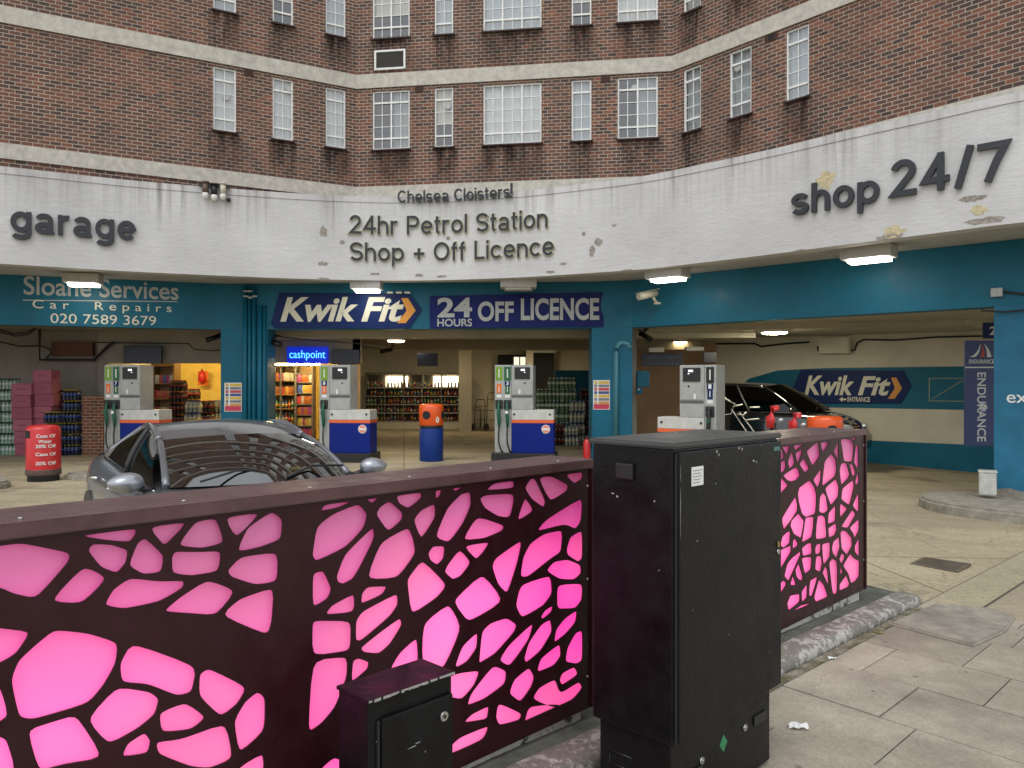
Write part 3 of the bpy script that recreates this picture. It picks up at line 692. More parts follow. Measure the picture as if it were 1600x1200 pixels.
for fi, x, y in ((0, 355, 152), (0, 452, 138), (1, 699, 166), (2, 1150, 106), (1, 992, 138)):
    A, B = FACES[fi]; d = (B-A).normalized(); nn = Vector((d.y, -d.x)); p = A+d*hit(x, A, B)-nn*.062
    if fan is None:
        g = MB(); g.lathe([(.055, -.012), (.085, -.015), (.085, .015), (.055, .012)], n=20, M=Matrix.Rotation(R(90), 4, 'X'))
        for i in range(6): a_ = math.pi*i/6; g.box((0, 0, 0), (.12, .008, .018), ry=a_)
        o = fan = g.build('window_fan', M['silver'], bld, False)
    else: o = dup(fan, bld)
    o.location = (p.x, p.y-18, pz(y, p.y)); o.rotation_euler.z = math.atan2(d.y, d.x)
abm = None
for fi, x, y in ((0, 389, 111), (1, 655, 145), (1, 946, 126), (2, 1203, 58), (2, 1208, 0)):
    A, B = FACES[fi]; d = (B-A).normalized(); nn = Vector((d.y, -d.x)); p = A+d*hit(x, A, B)
    if abm is None:
        g = MB(); g.box((0, 0, 0), (.2, .02, .14))
        for i in range(4):
            g.mi = 1; g.box((-.07+.047*i, -.011, 0), (.022, .006, .11))
        abm = g.build('air_brick', [mat('terracotta', (.1, .045, .03), .9), M['dark']], bld, False); o = abm
    else: o = dup(abm, bld)
    o.location = (p.x+nn.x*.008, p.y+nn.y*.008-18, 8.69); o.rotation_euler.z = math.atan2(d.y, d.x)

# ------------------------------------------------------------------ white curved canopy
FB = [(0, 412), (200, 424), (400, 433), (520, 437), (650, 438.5), (800, 434), (900, 428), (1000, 421), (1100, 410), (1200, 398), (1330, 381), (1450, 366), (1600, 347)]
ctl = [(-15.5, 11.6), (-12.4, 13.15)]+[(pxx(x, 2700/(600-y)), 2700/(600-y)) for x, y in FB]+[(8.6, 9.75), (10.4, 8.6)]
def catmull(P, n):
    out = []
    for i in range(1, len(P)-2):
        for k in range(n):
            t = k/n; p0, p1, p2, p3 = [Vector(q) for q in P[i-1:i+3]]
            out.append(.5*((2*p1)+(p2-p0)*t+(2*p0-5*p1+4*p2-p3)*t*t+(3*p1-p0-3*p2+p3)*t**3))
    out.append(Vector(P[-2])); return out
CUR = catmull(ctl, 8)
for _ in range(4): CUR = [CUR[0]]+[(CUR[i-1]+2*CUR[i]+CUR[i+1])/4 for i in range(1, len(CUR)-1)]+[CUR[-1]]
CL = [0]
for i in range(1, len(CUR)): CL.append(CL[-1]+(CUR[i]-CUR[i-1]).length)
def cpos(s):
    for i in range(len(CL)-1):
        if s <= CL[i+1] or i == len(CL)-2:
            t = (s-CL[i])/(CL[i+1]-CL[i]); p = CUR[i].lerp(CUR[i+1], t); d = (CUR[min(i+2, len(CUR)-1)]-CUR[max(i-1, 0)]).normalized()
            return p, Vector((d.y, -d.x))
def cs(x):
    u = (x-800)/FPX
    for i in range(len(CUR)-1):
        a, b = CUR[i], CUR[i+1]; fa, fb = a.x-u*a.y, b.x-u*b.y
        if fa <= 0 <= fb: return CL[i]+(CL[i+1]-CL[i])*(-fa/(fb-fa))
FZ0, FZ1 = 3.85, 5.67
can = thing('canopy', 'long dirty white concrete canopy curving round above the petrol pumps', 'canopy', (0, 16, 0))
cur = [tuple(p) for p in CUR]
mb = MB(); mb.strip(cur, 0, .3, FZ0, FZ1-.13); mb.build('fascia', M['fascia'], can)
mb = MB(); mb.strip(cur, .013, .32, FZ1-.127, FZ1); mb.build('coping', M['fascia'], can)
def on_canopy(s0, z0, off=.0):
    def fn(x, y, z):
        p, n = cpos(s0+x); return Vector((p.x+n.x*(z+off), p.y+n.y*(z+off), z0+y))
    return fn
def canopy_sign(name, txts, label, mats, ext, off, bold, trim=None):
    t = thing(name, label, 'lettering', (*cpos(cs(txts[0][1]))[0], txts[0][3]))
    for (s, x0, x1, z, cap) in txts:
        a = cs(x0); b = cs(x1)
        for lx, wd in ((a, b-a),):
            fronts = [m_.build('letter', mats, t) for m_ in stroke_text(s, bold, wd, cap, ext, on_canopy(a, z, off))]
            if trim:
                for fr_, m_ in zip(fronts, stroke_text(s, bold, wd, cap, off-.002, on_canopy(a, z, .001), grow=.075)): m_.build('letter_edge', trim, fr_)
    return t
canopy_sign('garage_sign', [('garage', 17, 213, 4.46, .53)], 'thick dark grey letters spelling garage at the left of the canopy', M['letter'], .05, .02, .235)
canopy_sign('shop_sign', [('shop', 1239, 1376, 4.44, .49), ('24/7', 1393, 1575, 4.47, .56)], 'thick dark grey letters spelling shop 24/7 on the canopy', M['letter'], .05, .02, .225)
canopy_sign('petrol_station_sign', [('24hr Petrol Station', 546, 857, 4.85, .40), ('Shop + Off Licence', 547, 867, 4.265, .40)], 'two rows of dark pale edged letters reading 24hr Petrol Station Shop + Off Licence', M['letter'], .014, .04, .19, M['lettrim'])
canopy_sign('building_name_sign', [('Chelsea Cloisters', 622, 798, 5.535, .26), ('!', 799, 802, 5.535, .30)], 'small dark letters spelling Chelsea Cloisters along the canopy top edge', M['letter'], .04, .04, .19)
# plaster patches
def blob(cx, cy, rx_, ry_, seed, n=22):
    r = random.Random(seed); o = []
    for i in range(n):
        k = r.uniform(.65, 1.15); o.append((cx+rx_*k*math.cos(2*math.pi*i/n), cy+ry_*k*math.sin(2*math.pi*i/n)))
    return o
cp = mat('bare_plaster', (.55, .47, .30), .9, var=.25, vs=14, bump=.7, bs=30); gp = mat('bare_grey_render', (.3, .27, .24), .95, var=.35, vs=16, bump=.8, bs=30)
for (x, y, rx_, ry_, m_, sd) in ((1290, 281, .17, .16, cp, 1), (1397, 363, .17, .11, cp, 2), (1392, 370, .22, .06, gp, 3), (1530, 328, .13, .07, cp, 4), (1538, 345, .26, .05, gp, 5), (1520, 310, .2, .05, gp, 12), (935, 378, .09, .09, gp, 6), (912, 365, .05, .05, gp, 7), (505, 412, .12, .05, gp, 8), (655, 430, .1, .04, gp, 9), (585, 428, .12, .03, gp, 13), (690, 432, .12, .03, gp, 14), (860, 425, .1, .03, gp, 15), (505, 362, .09, .12, gp, 21), (535, 378, .06, .05, gp, 22), (700, 372, .05, .05, gp, 23), (760, 345, .05, .04, gp, 24), (925, 392, .07, .12, gp, 25), (960, 352, .05, .03, gp, 26), (880, 412, .08, .03, gp, 27), (505, 435, .15, .02, gp, 28), (980, 422, .12, .02, gp, 29), (1250, 392, .12, .03, gp, 16)):
    s = cs(x); p, n = cpos(s); z = CAM_Z+(600-y)/FPX*p.y
    mb = MB(); pts = [on_canopy(s, z, .004)(a, max(FZ0-z+.003, b), 0) for a, b in blob(0, 0, rx_, ry_, sd)]
    mb.plate(pts, (n.x, n.y, 0), .003); mb.build('bare_patch', m_, can)
# soffit and roof
BEAM = [(-15.2, 14.45), (pxx(0, 16.1), 16.1), (pxx(345, 17.6), 17.6), (pxx(418, 17.6), 17.6), (pxx(925, 17.25), 17.25), (pxx(988, 17.0), 17.0), (pxx(1552, 12.4), 12.4), (10.8, 9.67)]
bk = offset(BEAM, -.1); fr = offset(cur, -.2)
mb = MB(); mb.prism(fr+bk[::-1], FZ0+.05, FZ0+.2); mb.build('soffit', M['soffit'], can)
mb = MB(); mb.prism(fr+[(10.9, 9.9), tuple(C2+dr*9+Vector((.3, .3))), tuple(C2+Vector((.1, .3))), tuple(C1+Vector((0, .3))), tuple(C1-dl*13)], 5.2, 5.3); mb.build('roof_slab', M['soffit'], can)
# ------------------------------------------------------------------ petrol station frontage and garage behind it
st = thing('petrol_station', 'teal painted petrol station frontage with open bays under the white canopy', 'petrol station', (0, 18, 0))
BB = 2.85
mb = MB(); mb.strip(BEAM, 0, .35, BB, FZ0+.045); mb.build('beam', M['teal'], st)
def on_line(x, A, B): A = Vector(A); B = Vector(B); return A+(B-A).normalized()*hit(x, A, B)
def pier(x0, x1, A, B, dep, z1, m, name='pillar'):
    a = on_line(x0, A, B); b = on_line(x1, A, B); d = (b-a).normalized(); n = Vector((-d.y, d.x))
    mb = MB(); mb.prism([tuple(a), tuple(b), tuple(b+n*dep), tuple(a+n*dep)], -.6, z1); return mb.build(name, m, st), a, b, d
_, pa, pb, _ = pier(345, 418, BEAM[2], BEAM[3], .6, BB-.002, M['teal'])
for i, x in enumerate((384, 391, 398, 407, 414)):
    p = on_line(x, BEAM[2], BEAM[3]); mb = MB(); zt = FZ0-.02 if i < 3 else 3.4
    mb.cyl((p.x, p.y-.05, -.3), (p.x, p.y-.05, zt), (.05, .035, .045, .055, .035)[i], 12); mb.build('pipe', M['teal'], st)
for i, (x, y) in enumerate(((384, 455), (391, 455), (391, 465), (398, 463), (384, 463))):
    q = px(x, y, 17.5); mb = MB(); mb.box((q.x, q.y, q.z), (.1, .03, .035)); mb.build('pipe_clip', M['silver'], st)
a = Vector(BEAM[4]); b = Vector(BEAM[5]); mb = MB(); mb.prism([tuple(a), tuple(b), (b.x+.12, b.y+.75), (a.x+.0, a.y+.75)], -.6, BB-.002); mb.build('pillar', M['teal'], st)
# looped conduit on that pillar
y0 = 17.05
pts = [px(962, 690, y0), px(962, 552, y0), px(963, 543, y0), px(967, 537, y0), px(974, 535, y0), px(981, 537, y0), px(985, 545, y0-.03)]
mb = MB(); mb.tube(pts, .055, 10); mb.build('conduit', mat('pale_teal', (.07, .24, .31), .5), st)
rp, ra_, rb_, rd_ = pier(1553, 1680, BEAM[5], BEAM[7], .55, BB-.002, M['bluepil'])
rn = Vector((rd_.y, -rd_.x))
# lettering painted on the frontage
def sign_text(s, x0, x1, yb, ycap, A, B, m, parent, ext=.004, off=.003, bold=0, shear=0, spacing=1, name='lettering'):
    a = on_line(x0, A, B); b = on_line(x1, A, B); d = (b-a); n = Vector((d.y, -d.x)).normalized(); D = (a.y+b.y)/2
    return link(name, text_on(s, (a.x+n.x*off, a.y+n.y*off, pz(yb, D)), (d.x, d.y, 0), (n.x, n.y, 0), d.length, (yb-ycap)/FPX*D, ext, bold, shear, spacing), m, parent)
LB = (BEAM[1], BEAM[2]); CB = (BEAM[3], BEAM[4]); RB = (BEAM[5], BEAM[7])
sign_text('Sloane Services', 37, 279, 464, 437, *LB, M['silver'], st, bold=.012)
sign_text('Car  Repairs', 51, 268, 484.5, 472, *LB, M['signw'], st, spacing=1.6)
sign_text('020 7589 3679', 79, 244, 506.5, 492, *LB, M['signw'], st)
a = on_line(36, *LB); b = on_line(278, *LB); mb = MB(); mb.plate([(a.x, a.y-.006, pz(464+.5, a.y)-.07), (b.x, b.y-.006, pz(472, b.y)), (b.x, b.y-.006, pz(470.6, b.y)), (a.x, a.y-.006, pz(463, a.y)-.07)], (0, -1, 0), .004); mb.build('underline', M['silver'], st)
q = on_line(1573, *RB)+rn*.004
link('lettering', text_on('exit', (q.x, q.y, pz(629, q.y)), (rd_.x, rd_.y, 0), (rn.x, rn.y, 0), .44, .19, .004, .004), M['white'], st)
# chipped foot of the blue pillar
mb = MB(); mb.plate([(ra_.x+rd_.x*x+rn.x*.004, ra_.y+rd_.y*x+rn.y*.004, z) for x, z in ((0, -.3), (1.3, -.3), (1.3, -.12), (1.1, -.09), (.9, -.13), (.6, -.08), (.35, -.1), (.2, -.06), (0, -.1))], (rn.x, rn.y, 0), .003); mb.build('chipped_foot', M['kerbgrey'], st)
# ceilings, walls
bkb = offset(BEAM, -.36)
mb = MB(); mb.prism(bkb+[(16, 12), (16, 33), (-18, 33), (-18, 15)], 3.0, 3.15); mb.build('ceiling', M['ceil'], st)
mb = MB(); mb.span((-7, 18.9, 2.74), (6, 19.5, 2.998)); mb.span((-6, 24.5, 2.7), (6, 25, 2.998)); mb.build('ceiling_beam', M['ceil'], st)
mb = MB(); mb.prism([(2.9, 18.4), (9.8, 16.6), (12, 18), (4.2, 21.5)], 2.86, 2.998); mb.build('ceiling_beam', M['ceil'], st)
mb = MB(); mb.span((-7, 30.5, -.3), (6.2, 30.7, 3)); mb.build('back_wall', M['cream'], st)
mb = MB(); mb.span((-18, 20.2, -.3), (-10.6, 20.4, 3)); mb.build('back_wall', M['dim'], st)
mb = MB(); mb.prism([(-16.5, 15), (-16.3, 15), (-16.3, 20.2), (-16.5, 20.2)], -.3, 3); mb.build('side_wall', M['dim'], st)
# shop block: header over the opening, jambs, rear and side walls
SY = 20.0
mb = MB(); mb.span((-10.6, SY, 2.14), (-3.95, SY+.2, 3)); mb.build('shop_header', M['dim'], st)
mb = MB(); mb.span((-10.6, SY+4.2, -.3), (-5.5, SY+4.4, 3)); mb.build('shop_rear_wall', M['yellow'], st)
mb = MB(); mb.prism([(-4.15, SY), (-3.95, SY), (-5.35, 26.5), (-5.55, 26.5)], -.3, 3); mb.build('side_wall', mat('tan_wall', (.50, .30, .14), .8, var=.15, vs=1.5), st)
mb = MB(); mb.prism([(-4.5, SY+.02), (-4.15, SY+.02), (-4.15, SY+.19), (-4.5, SY+.19)], -.3, 2.139); mb.build('door_jamb', mat('timber_jamb', (.45, .28, .10), .6, var=.3, vs=6), st)
mb = MB(); mb.span((-10.8, SY+.02, -.3), (-10.6, SY+4.3, 3)); mb.build('side_wall', M['dim'], st)
mb = MB(); mb.span((-6.9, SY+.05, -.3), (-6.3, SY+.2, 2.138)); mb.build('shop_front_panel', M['teal'], st)
# column and rear features of the middle bay
mb = MB(); mb.span((pxx(717, 28), 28, -.3), (pxx(736, 28), 28.4, 3)); mb.build('column', M['cream'], st)
mb = MB(); mb.span((pxx(834, 29.6), 29.6, .3), (pxx(866, 29.6), 29.7, 2.8)); mb.build('rear_door', M['dark'], st)
mb = MB(); mb.span((pxx(832, 29.58), 29.58, 2.8), (pxx(868, 29.58), 29.7, 2.93)); mb.build('door_head', M['white'], st)
mb = MB(); mb.span((pxx(822, 29.2), 29.2, -.3), (pxx(833, 29.2), 29.5, 3)); mb.build('column', M['cream'], st)
mb = MB(); mb.span((pxx(778, 30), 30, 1.2), (pxx(822, 30), 30.1, 2.75)); mb.build('rear_window', M['dark'], st)
mb = MB()
for i in range(2): mb.span((pxx(803+10*i, 29.96), 29.96, 2.15), (pxx(811+10*i, 29.96), 29.99, 2.65))
mb.build('rear_window_pane', lamp('far_window', (.9, .85, .65), .8), st)
mb = MB(); mb.span((pxx(868, 25), 25.2, -.3), (pxx(930, 25), 25.4, 2.05)); mb.build('low_wall', M['teal'], st)
mb = MB(); mb.prism([(2.75, 18.2), (2.95, 18.2), (4.6, 30.5), (4.4, 30.5)], -.3, 3); mb.build('side_wall', M['dim'], st)
# stairs at the far end
mb = MB()
for i in range(5): mb.span((pxx(722, 29.3), 28.7+.25*i, -.2), (pxx(750, 29.3), 30.4, .0+.17*i+.001))
mb.build('stair', M['kerbgrey'], st)
# right bay: passage wall and the long painted wall
WA = Vector((6.0, 22.55)); WB = Vector((13.5, 16.75)); wd_ = (WB-WA).normalized(); wn = Vector((wd_.y, -wd_.x))
mb = MB(); mb.prism([tuple(WA), tuple(WB), tuple(WB-wn*.2), tuple(WA-wn*.2)], -.8, 3); mb.build('long_wall', M['cream'], st)
mb = MB(); mb.span((3.2, 25.5, -.4), (6.8, 25.7, 3)); mb.build('passage_wall', mat('brown_wall', (.55, .37, .24), .8, var=.15, vs=1), st)
def wp(x, z, off=.004): p = on_line(x, WA, WB); return Vector((p.x+wn.x*off, p.y+wn.y*off, z))
def band(pts, m, name, off, parent, t=.003): mb = MB(); mb.plate([wp(x, z, off) for x, z in pts], (wn.x, wn.y, 0), t); return mb.build(name, m, parent)
band([(1145, 1.1), (1158, .97), (1640, .97), (1640, 2.03), (1290, 2.03), (1215, 1.98), (1170, 1.75), (1150, 1.45)], M['teal'], 'painted_band', .004, st)
band([(1135, -.6), (1640, -.6), (1640, .13), (1135, .13)], M['teal'], 'painted_band', .004, st)
mb = MB()
def wl(x0, z0, x1, z1, w_=.022):
    a = wp(x0, z0, .009); b = wp(x1, z1, .009); d = (b-a).normalized(); u = Vector((0, 0, 1)) if abs(d.z) < .7 else Vector((wd_.x, wd_.y, 0))
    mb.plate([a-u*w_/2, b-u*w_/2, b+u*w_/2, a+u*w_/2], (wn.x, wn.y, 0), .003)
for q in ((1452, 1.74, 1512, 1.74), (1452, 1.18, 1512, 1.18), (1452, 1.18, 1452, 1.74), (1456, 1.22, 1505, 1.7)): wl(*q)
mb.build('sign_outline', mat('chalky_glue', (.30, .33, .24), .9), st)
# black cables along walls and ceilings
cb = mat('black_cable', (.02, .018, .017), .6)
def cable(pts, r=.02, name='cable', m=None): mb = MB(); mb.tube(pts, r, 6); return mb.build(name, m or cb, st)
L_ = []
for x, z in ((1120, 2.78), (1180, 2.75), (1190, 2.66), (1230, 2.72), (1265, 2.74)): L_.append(wp(x, z, .03))
cable(L_, .03)
cable([wp(x, z, .03) for x, z in ((1278, 2.62), (1279, 2.5), (1300, 2.46), (1325, 2.46), (1336, 2.5), (1340, 2.68), (1350, 2.76), (1400, 2.72), (1460, 2.76), (1535, 2.75))], .025)
mb = MB(); mb.box((0, 0, 0), (.75, .28, .42), rz=math.atan2(wd_.y, wd_.x)); o = mb.build('wall_box', M['cream'], st); o.matrix_parent_inverse = Matrix.Translation(-st.location); o.location = wp(1307, 2.62, .145)
cable([px(0, 534, 19.9), px(30, 541, 19.9), px(62, 540, 19.9), px(78, 545, 19.9), px(80, 552, 19.9), px(72, 560, 19.9)], .02)
cable([px(62, 513, 19.5), px(62, 562, 19.9), px(147, 562, 19.9), px(170, 540, 19.9), px(178, 535, 19.8)], .035)
cable([px(150, 535, 19.9), px(295, 537, 19.9), px(303, 546, 19.9), px(335, 548, 19.9), px(350, 545, 19.9)], .014)
cable([px(420, 524, 18.4), px(480, 531, 18.6), px(560, 537, 19.2), px(620, 545, 19.9)], .014)
cable([px(0, 515, 18.5), px(20, 521, 18.5), px(40, 520, 18.5), px(55, 513, 18.3)], .02); cable([px(0, 519, 18.4), px(25, 525, 18.4), px(45, 522, 18.4), px(57, 513, 18.3)], .02)
# junction box on the blue pillar with its cable
q = ra_+rd_*.05+rn*.05; mb = MB(); mb.box((q.x, q.y, pz(457, q.y)), (.16, .1, .14), rz=math.atan2(rd_.y, rd_.x), bev=.01); mb.build('junction_box', M['silver'], st)
cable([(q.x+.1*rd_.x, q.y+.1*rd_.y, pz(457, q.y)), (q.x+.35*rd_.x, q.y+.35*rd_.y, pz(462, q.y)), (q.x+.8*rd_.x, q.y+.8*rd_.y, pz(470, q.y))], .018)
cable([(q.x-.2, q.y+.1, pz(484, q.y)), (q.x+.05, q.y-.08, pz(488, q.y)), (q.x+.8*rd_.x, q.y+.8*rd_.y-.05, pz(486, q.y))], .016)
# brick pier in the left bay
mb = MB(); D = 18.6
x0, x1 = pxx(128, D), pxx(161, D)
mb.face([(x0, D, -.2), (x1, D, -.2), (x1, D, 1.3), (x0, D, 1.3)], [(0, 0), (x1-x0, 0), (x1-x0, 1.5), (0, 1.5)]); mb.face([(x0, D, 1.3), (x1, D, 1.3), (x1, D+.6, 1.3), (x0, D+.6, 1.3)], [(0, 0), (.5, 0), (.5, .6), (0, .6)])
mb.face([(x1, D, -.2), (x1, D+.6, -.2), (x1, D+.6, 1.3), (x1, D, 1.3)], [(0, 0), (.6, 0), (.6, 1.5), (0, 1.5)]); mb.face([(x0, D+.6, -.2), (x0, D, -.2), (x0, D, 1.3), (x0, D+.6, 1.3)], [(0, 0), (.6, 0), (.6, 1.5), (0, 1.5)])
tag(mb.build('brick_pier', brick_mat('pier_brick', (.22, .075, .04), (.10, .045, .03))), 'low reddish brick pier beside the bottle stacks in the left bay', 'pier')
mb = MB(); mb.span((pxx(82, 20.1), 20.05, pz(556, 20)), (pxx(146, 20.1), 20.19, pz(534, 20))); mb.build('wall_patch', mat('brown_board', (.16, .075, .05), .8), st)

# ------------------------------------------------------------------ signs
def chevron(mbx, pt, x0, x1, yt, yb, th):
    ym = (yt+yb)/2
    mbx.plate([pt(x0+th*.25, yt), pt(x0+th, yt), pt(x1, ym), pt(x0+th*.75, yb), pt(x0-th*.2, yb), pt(x1-th, ym)], pt.n, .006)
class PL:                              # photo columns/rows on a wall line -> points
    def __init__(s, A, B, off): s.A, s.B, s.off = A, B, off; d = (Vector(B)-Vector(A)).normalized(); s.n = Vector((d.y, -d.x, 0))
    def __call__(s, x, y): p = on_line(x, s.A, s.B); return Vector((p.x+s.n.x*s.off, p.y+s.n.y*s.off, pz(y, p.y)))
k = thing('tyre_shop_sign', 'navy six sided Kwik Fit sign with orange arrow on the teal beam', 'sign', PL(*CB, .03)(540, 515))
mb = MB(); pt = PL(*CB, .04); mb.plate([pt(x, y) for x, y in ((437, 458), (640, 458), (659, 484), (640, 513), (430, 513), (424, 506))], pt.n, .036); mb.build('board', M['navy'], k)
sign_text('Kwik', 439, 560, 501, 466, *CB, M['signw'], k, .004, .042, .03, .28, name='lettering'); sign_text('Fit', 565, 632, 501, 466, *CB, M['signw'], k, .004, .042, .03, .28, name='lettering')
mb = MB(); pt = PL(*CB, .046); chevron(mb, pt, 624, 650, 466, 505, 14); mb.build('arrow', M['orange'], k)
mb = MB()
for x in (605, 619, 632): mb.plate([pt(x, 456), pt(x+9, 456), pt(x+10, 459), pt(x+1, 459)], pt.n, .006)
mb.build('dash', M['signw'], k)
k = thing('shop_banner', 'wide blue banner with silver letters 24 HOURS OFF LICENCE on the teal beam', 'banner', PL(*CB, .03)(808, 515))
mb = MB(); pt = PL(*CB, .055)
mb.grid([[pt(672+271*i/24, 463-6*i/24+(513-463+4*i/24)*j/6)+Vector((0, -.012*math.sin(i*.9+j), 0)) for i in range(25)] for j in range(7)]); mb.build('sheet', mat('blue_banner', (.009, .016, .115), .6, spec=.2), k)
for s, x0, x1, yb, yc, bo in (('24', 684, 738, 495, 467, .03), ('HOURS', 684, 738, 510, 499, .02), ('OFF', 747, 803, 501, 473, .03), ('LICENCE', 814, 936, 499, 468, .03)): sign_text(s, x0, x1, yb, yc, *CB, M['silver'], k, .004, .069, bo)
k = thing('wall_tyre_shop_sign', 'navy Kwik Fit ENTRANCE sign with orange arrow on the wall behind the black car', 'sign', wp(1330, .9))
mb = MB(); pt = PL(WA, WB, .04); mb.plate([pt(x, y) for x, y in ((1252, 578), (1412, 579), (1424, 603), (1408, 630), (1262, 630), (1240, 605))], pt.n, .03); mb.build('board', M['navy'], k)
sign_text('Kwik', 1258, 1335, 616, 588, WA, WB, M['signw'], k, .004, .042, .03, .28); sign_text('Fit', 1341, 1392, 616.5, 589, WA, WB, M['signw'], k, .004, .042, .03, .28); sign_text('ENTRANCE', 1325, 1360, 627.5, 620.5, WA, WB, M['signw'], k, .004, .042, .02)
mb = MB(); pt = PL(WA, WB, .046); chevron(mb, pt, 1390, 1410, 590, 623, 11); mb.build('arrow', M['orange'], k)
mb = MB(); mb.plate([pt(1312, 624), pt(1317, 620), pt(1317, 622.6), pt(1323, 622.6), pt(1323, 625.4), pt(1317, 625.4), pt(1317, 628)], pt.n, .006); mb.build('small_arrow', M['signw'], k)
# ENDURANCE board hung beside the blue pillar
D = 14.2; k = thing('endurance_sign', 'tall navy ENDURANCE board with a sail emblem beside the blue pillar', 'sign', (pxx(1535, D), D, .45))
X = lambda x: pxx(x, D); Z = lambda y: pz(y, D)
mb = MB(); mb.span((X(1508), D, Z(697)), (X(1562), D+.04, Z(532))); mb.build('board', mat('endurance_navy', (.035, .055, .17), .45), k)
mb = MB(); mb.span((X(1508), D-.006, Z(575)), (X(1562), D-.001, Z(573))); mb.build('stripe', M['white'], k)
me = text_raw('ENDURANCE', 1, .01); x0, x1, y0, y1 = bounds(me); ln = (690-582)/FPX*D; cp_ = 13/FPX*D
for v in me.vertices: x, y, z = (v.co.x-x0)/(x1-x0)*ln, v.co.y/CAPH*cp_, v.co.z; v.co = Vector((X(1527)+y, D-.004-.003*z, Z(582)-x))
link('lettering', me, M['white'], k)
link('lettering', text_on('ENDURANCE', (X(1514), D-.001, Z(568)), (1, 0, 0), (0, -1, 0), 39/FPX*D, .075, .004, .01), M['white'], k)
def arcp(x0, y0, x1, y1, x2, y2, w0):
    L1 = []; L2 = []
    for i in range(9):
        t = i/8; x = (1-t)**2*x0+2*t*(1-t)*x1+t*t*x2; y = (1-t)**2*y0+2*t*(1-t)*y1+t*t*y2; L1.append((X(x), D-.004, Z(y))); L2.append((X(x+w0*(1-t)), D-.004, Z(y)))
    return L1+L2[::-1]
for pp, m_ in ((arcp(1514, 558, 1527, 555, 1532, 537, 8), M['white']), (arcp(1531, 558, 1536, 550, 1534, 537, 7), mat('emblem_red', (.5, .06, .04), .5)), (arcp(1549, 558, 1546, 544, 1537, 537, -7), M['white'])):
    mb = MB(); mb.plate(pp, (0, -1, 0), .003); mb.build('emblem', m_, k)
mb = MB(); mb.plate([(X(1536)+a, D-.006, Z(636)+b) for a, b in blob(0, 0, .1, .08, 4)], (0, -1, 0), .003); mb.build('torn_sticker', mat('torn_sticker', (.5, .5, .58), .7, var=.3, vs=20), k)
k = thing('height_limit_sign', 'small navy board with the white figure 2 above the ENDURANCE board', 'sign', (pxx(1548, 14.6), 14.6, 2.5))
mb = MB(); mb.span((pxx(1537, 14.6), 14.6, pz(529, 14.6)), (pxx(1580, 14.6), 14.64, pz(504, 14.6))); mb.build('board', M['navy'], k)
link('lettering', text_on('2.1m', (pxx(1546, 14.6), 14.599, pz(523, 14.6)), (1, 0, 0), (0, -1, 0), .5, .15, .004, .02), M['white'], k)
# cashpoint light sign and dark hanging boards
k = thing('cashpoint_sign', 'glowing blue cashpoint light sign above the shop opening', 'sign', (pxx(481, 19.9), 19.9, 2.1))
mb = MB(); mb.span((pxx(449, 19.9), 19.86, pz(568, 19.9)), (pxx(512, 19.9), 19.98, pz(542, 19.9))); mb.build('board', mat('lit_blue_board', (.01, .03, .3), .4, emit=(.006, .03, .8), es=.42), k)
link('lettering', text_on('cashpoint', (pxx(453, 19.9), 19.858, pz(559.5, 19.9)), (1, 0, 0), (0, -1, 0), 56/FPX*19.9, .2, .01, .0), lamp('blue_neon', (.02, .30, 1.0), 2.3), k)
def hang(x0, x1, y0, y1, D, label, txt=None, m=None):
    k = thing('hanging_board', label, 'sign', (pxx((x0+x1)/2, D), D, pz(y1, D)))
    mb = MB(); mb.span((pxx(x0, D), D, pz(y1, D)), (pxx(x1, D), D+.08, pz(y0, D)), bev=.01); mb.build('board', m or mat('dark_sign_face', (.012, .016, .04), .3), k)
    if txt:
        n = len(txt)
        for i, t in enumerate(txt): link('lettering', text_on(t, (pxx(x0+(x1-x0)*.12, D), D-.001, pz(y0+(y1-y0)*(i+.8)/n, D)), (1, 0, 0), (0, -1, 0), (x1-x0)*.76/FPX*D, (y1-y0)*.5/n/FPX*D, .004), mat('dim_letters', (.07, .09, .16), .4), k)
    return k
hang(193, 252, 540, 568, 19.8, 'dark unlit off licence board above the left pump', ['24 hour', 'off licence'])
hang(518, 561, 546, 569, 19.8, 'dark unlit board beside the blue cashpoint sign')
hang(652, 684, 552, 572, 27, 'small dark board hanging above the long fridge')
hang(1003, 1067, 552, 572, 20.5, 'dark blue hanging board with faint writing beside the teal pillar', ['garage', 'open'])
hang(1099, 1120, 550, 566, 20.2, 'small dark blue board just above the right pump top')
def flu(x0, x1, y0, y1, D, label):
    k = thing('strip_light', label, 'strip light', (pxx((x0+x1)/2, D), D, pz(y1, D)))
    mb = MB(); mb.span((pxx(x0, D), D, pz(y1, D)), (pxx(x1, D), D+.2, pz(y0, D)), bev=.01); mb.build('casing', M['white'], k)
flu(1014, 1038, 543, 550, 20.6, 'white strip light casing above the dark hanging board by the pillar')
flu(1072, 1100, 542, 548, 20.6, 'white strip light casing above the right pump')
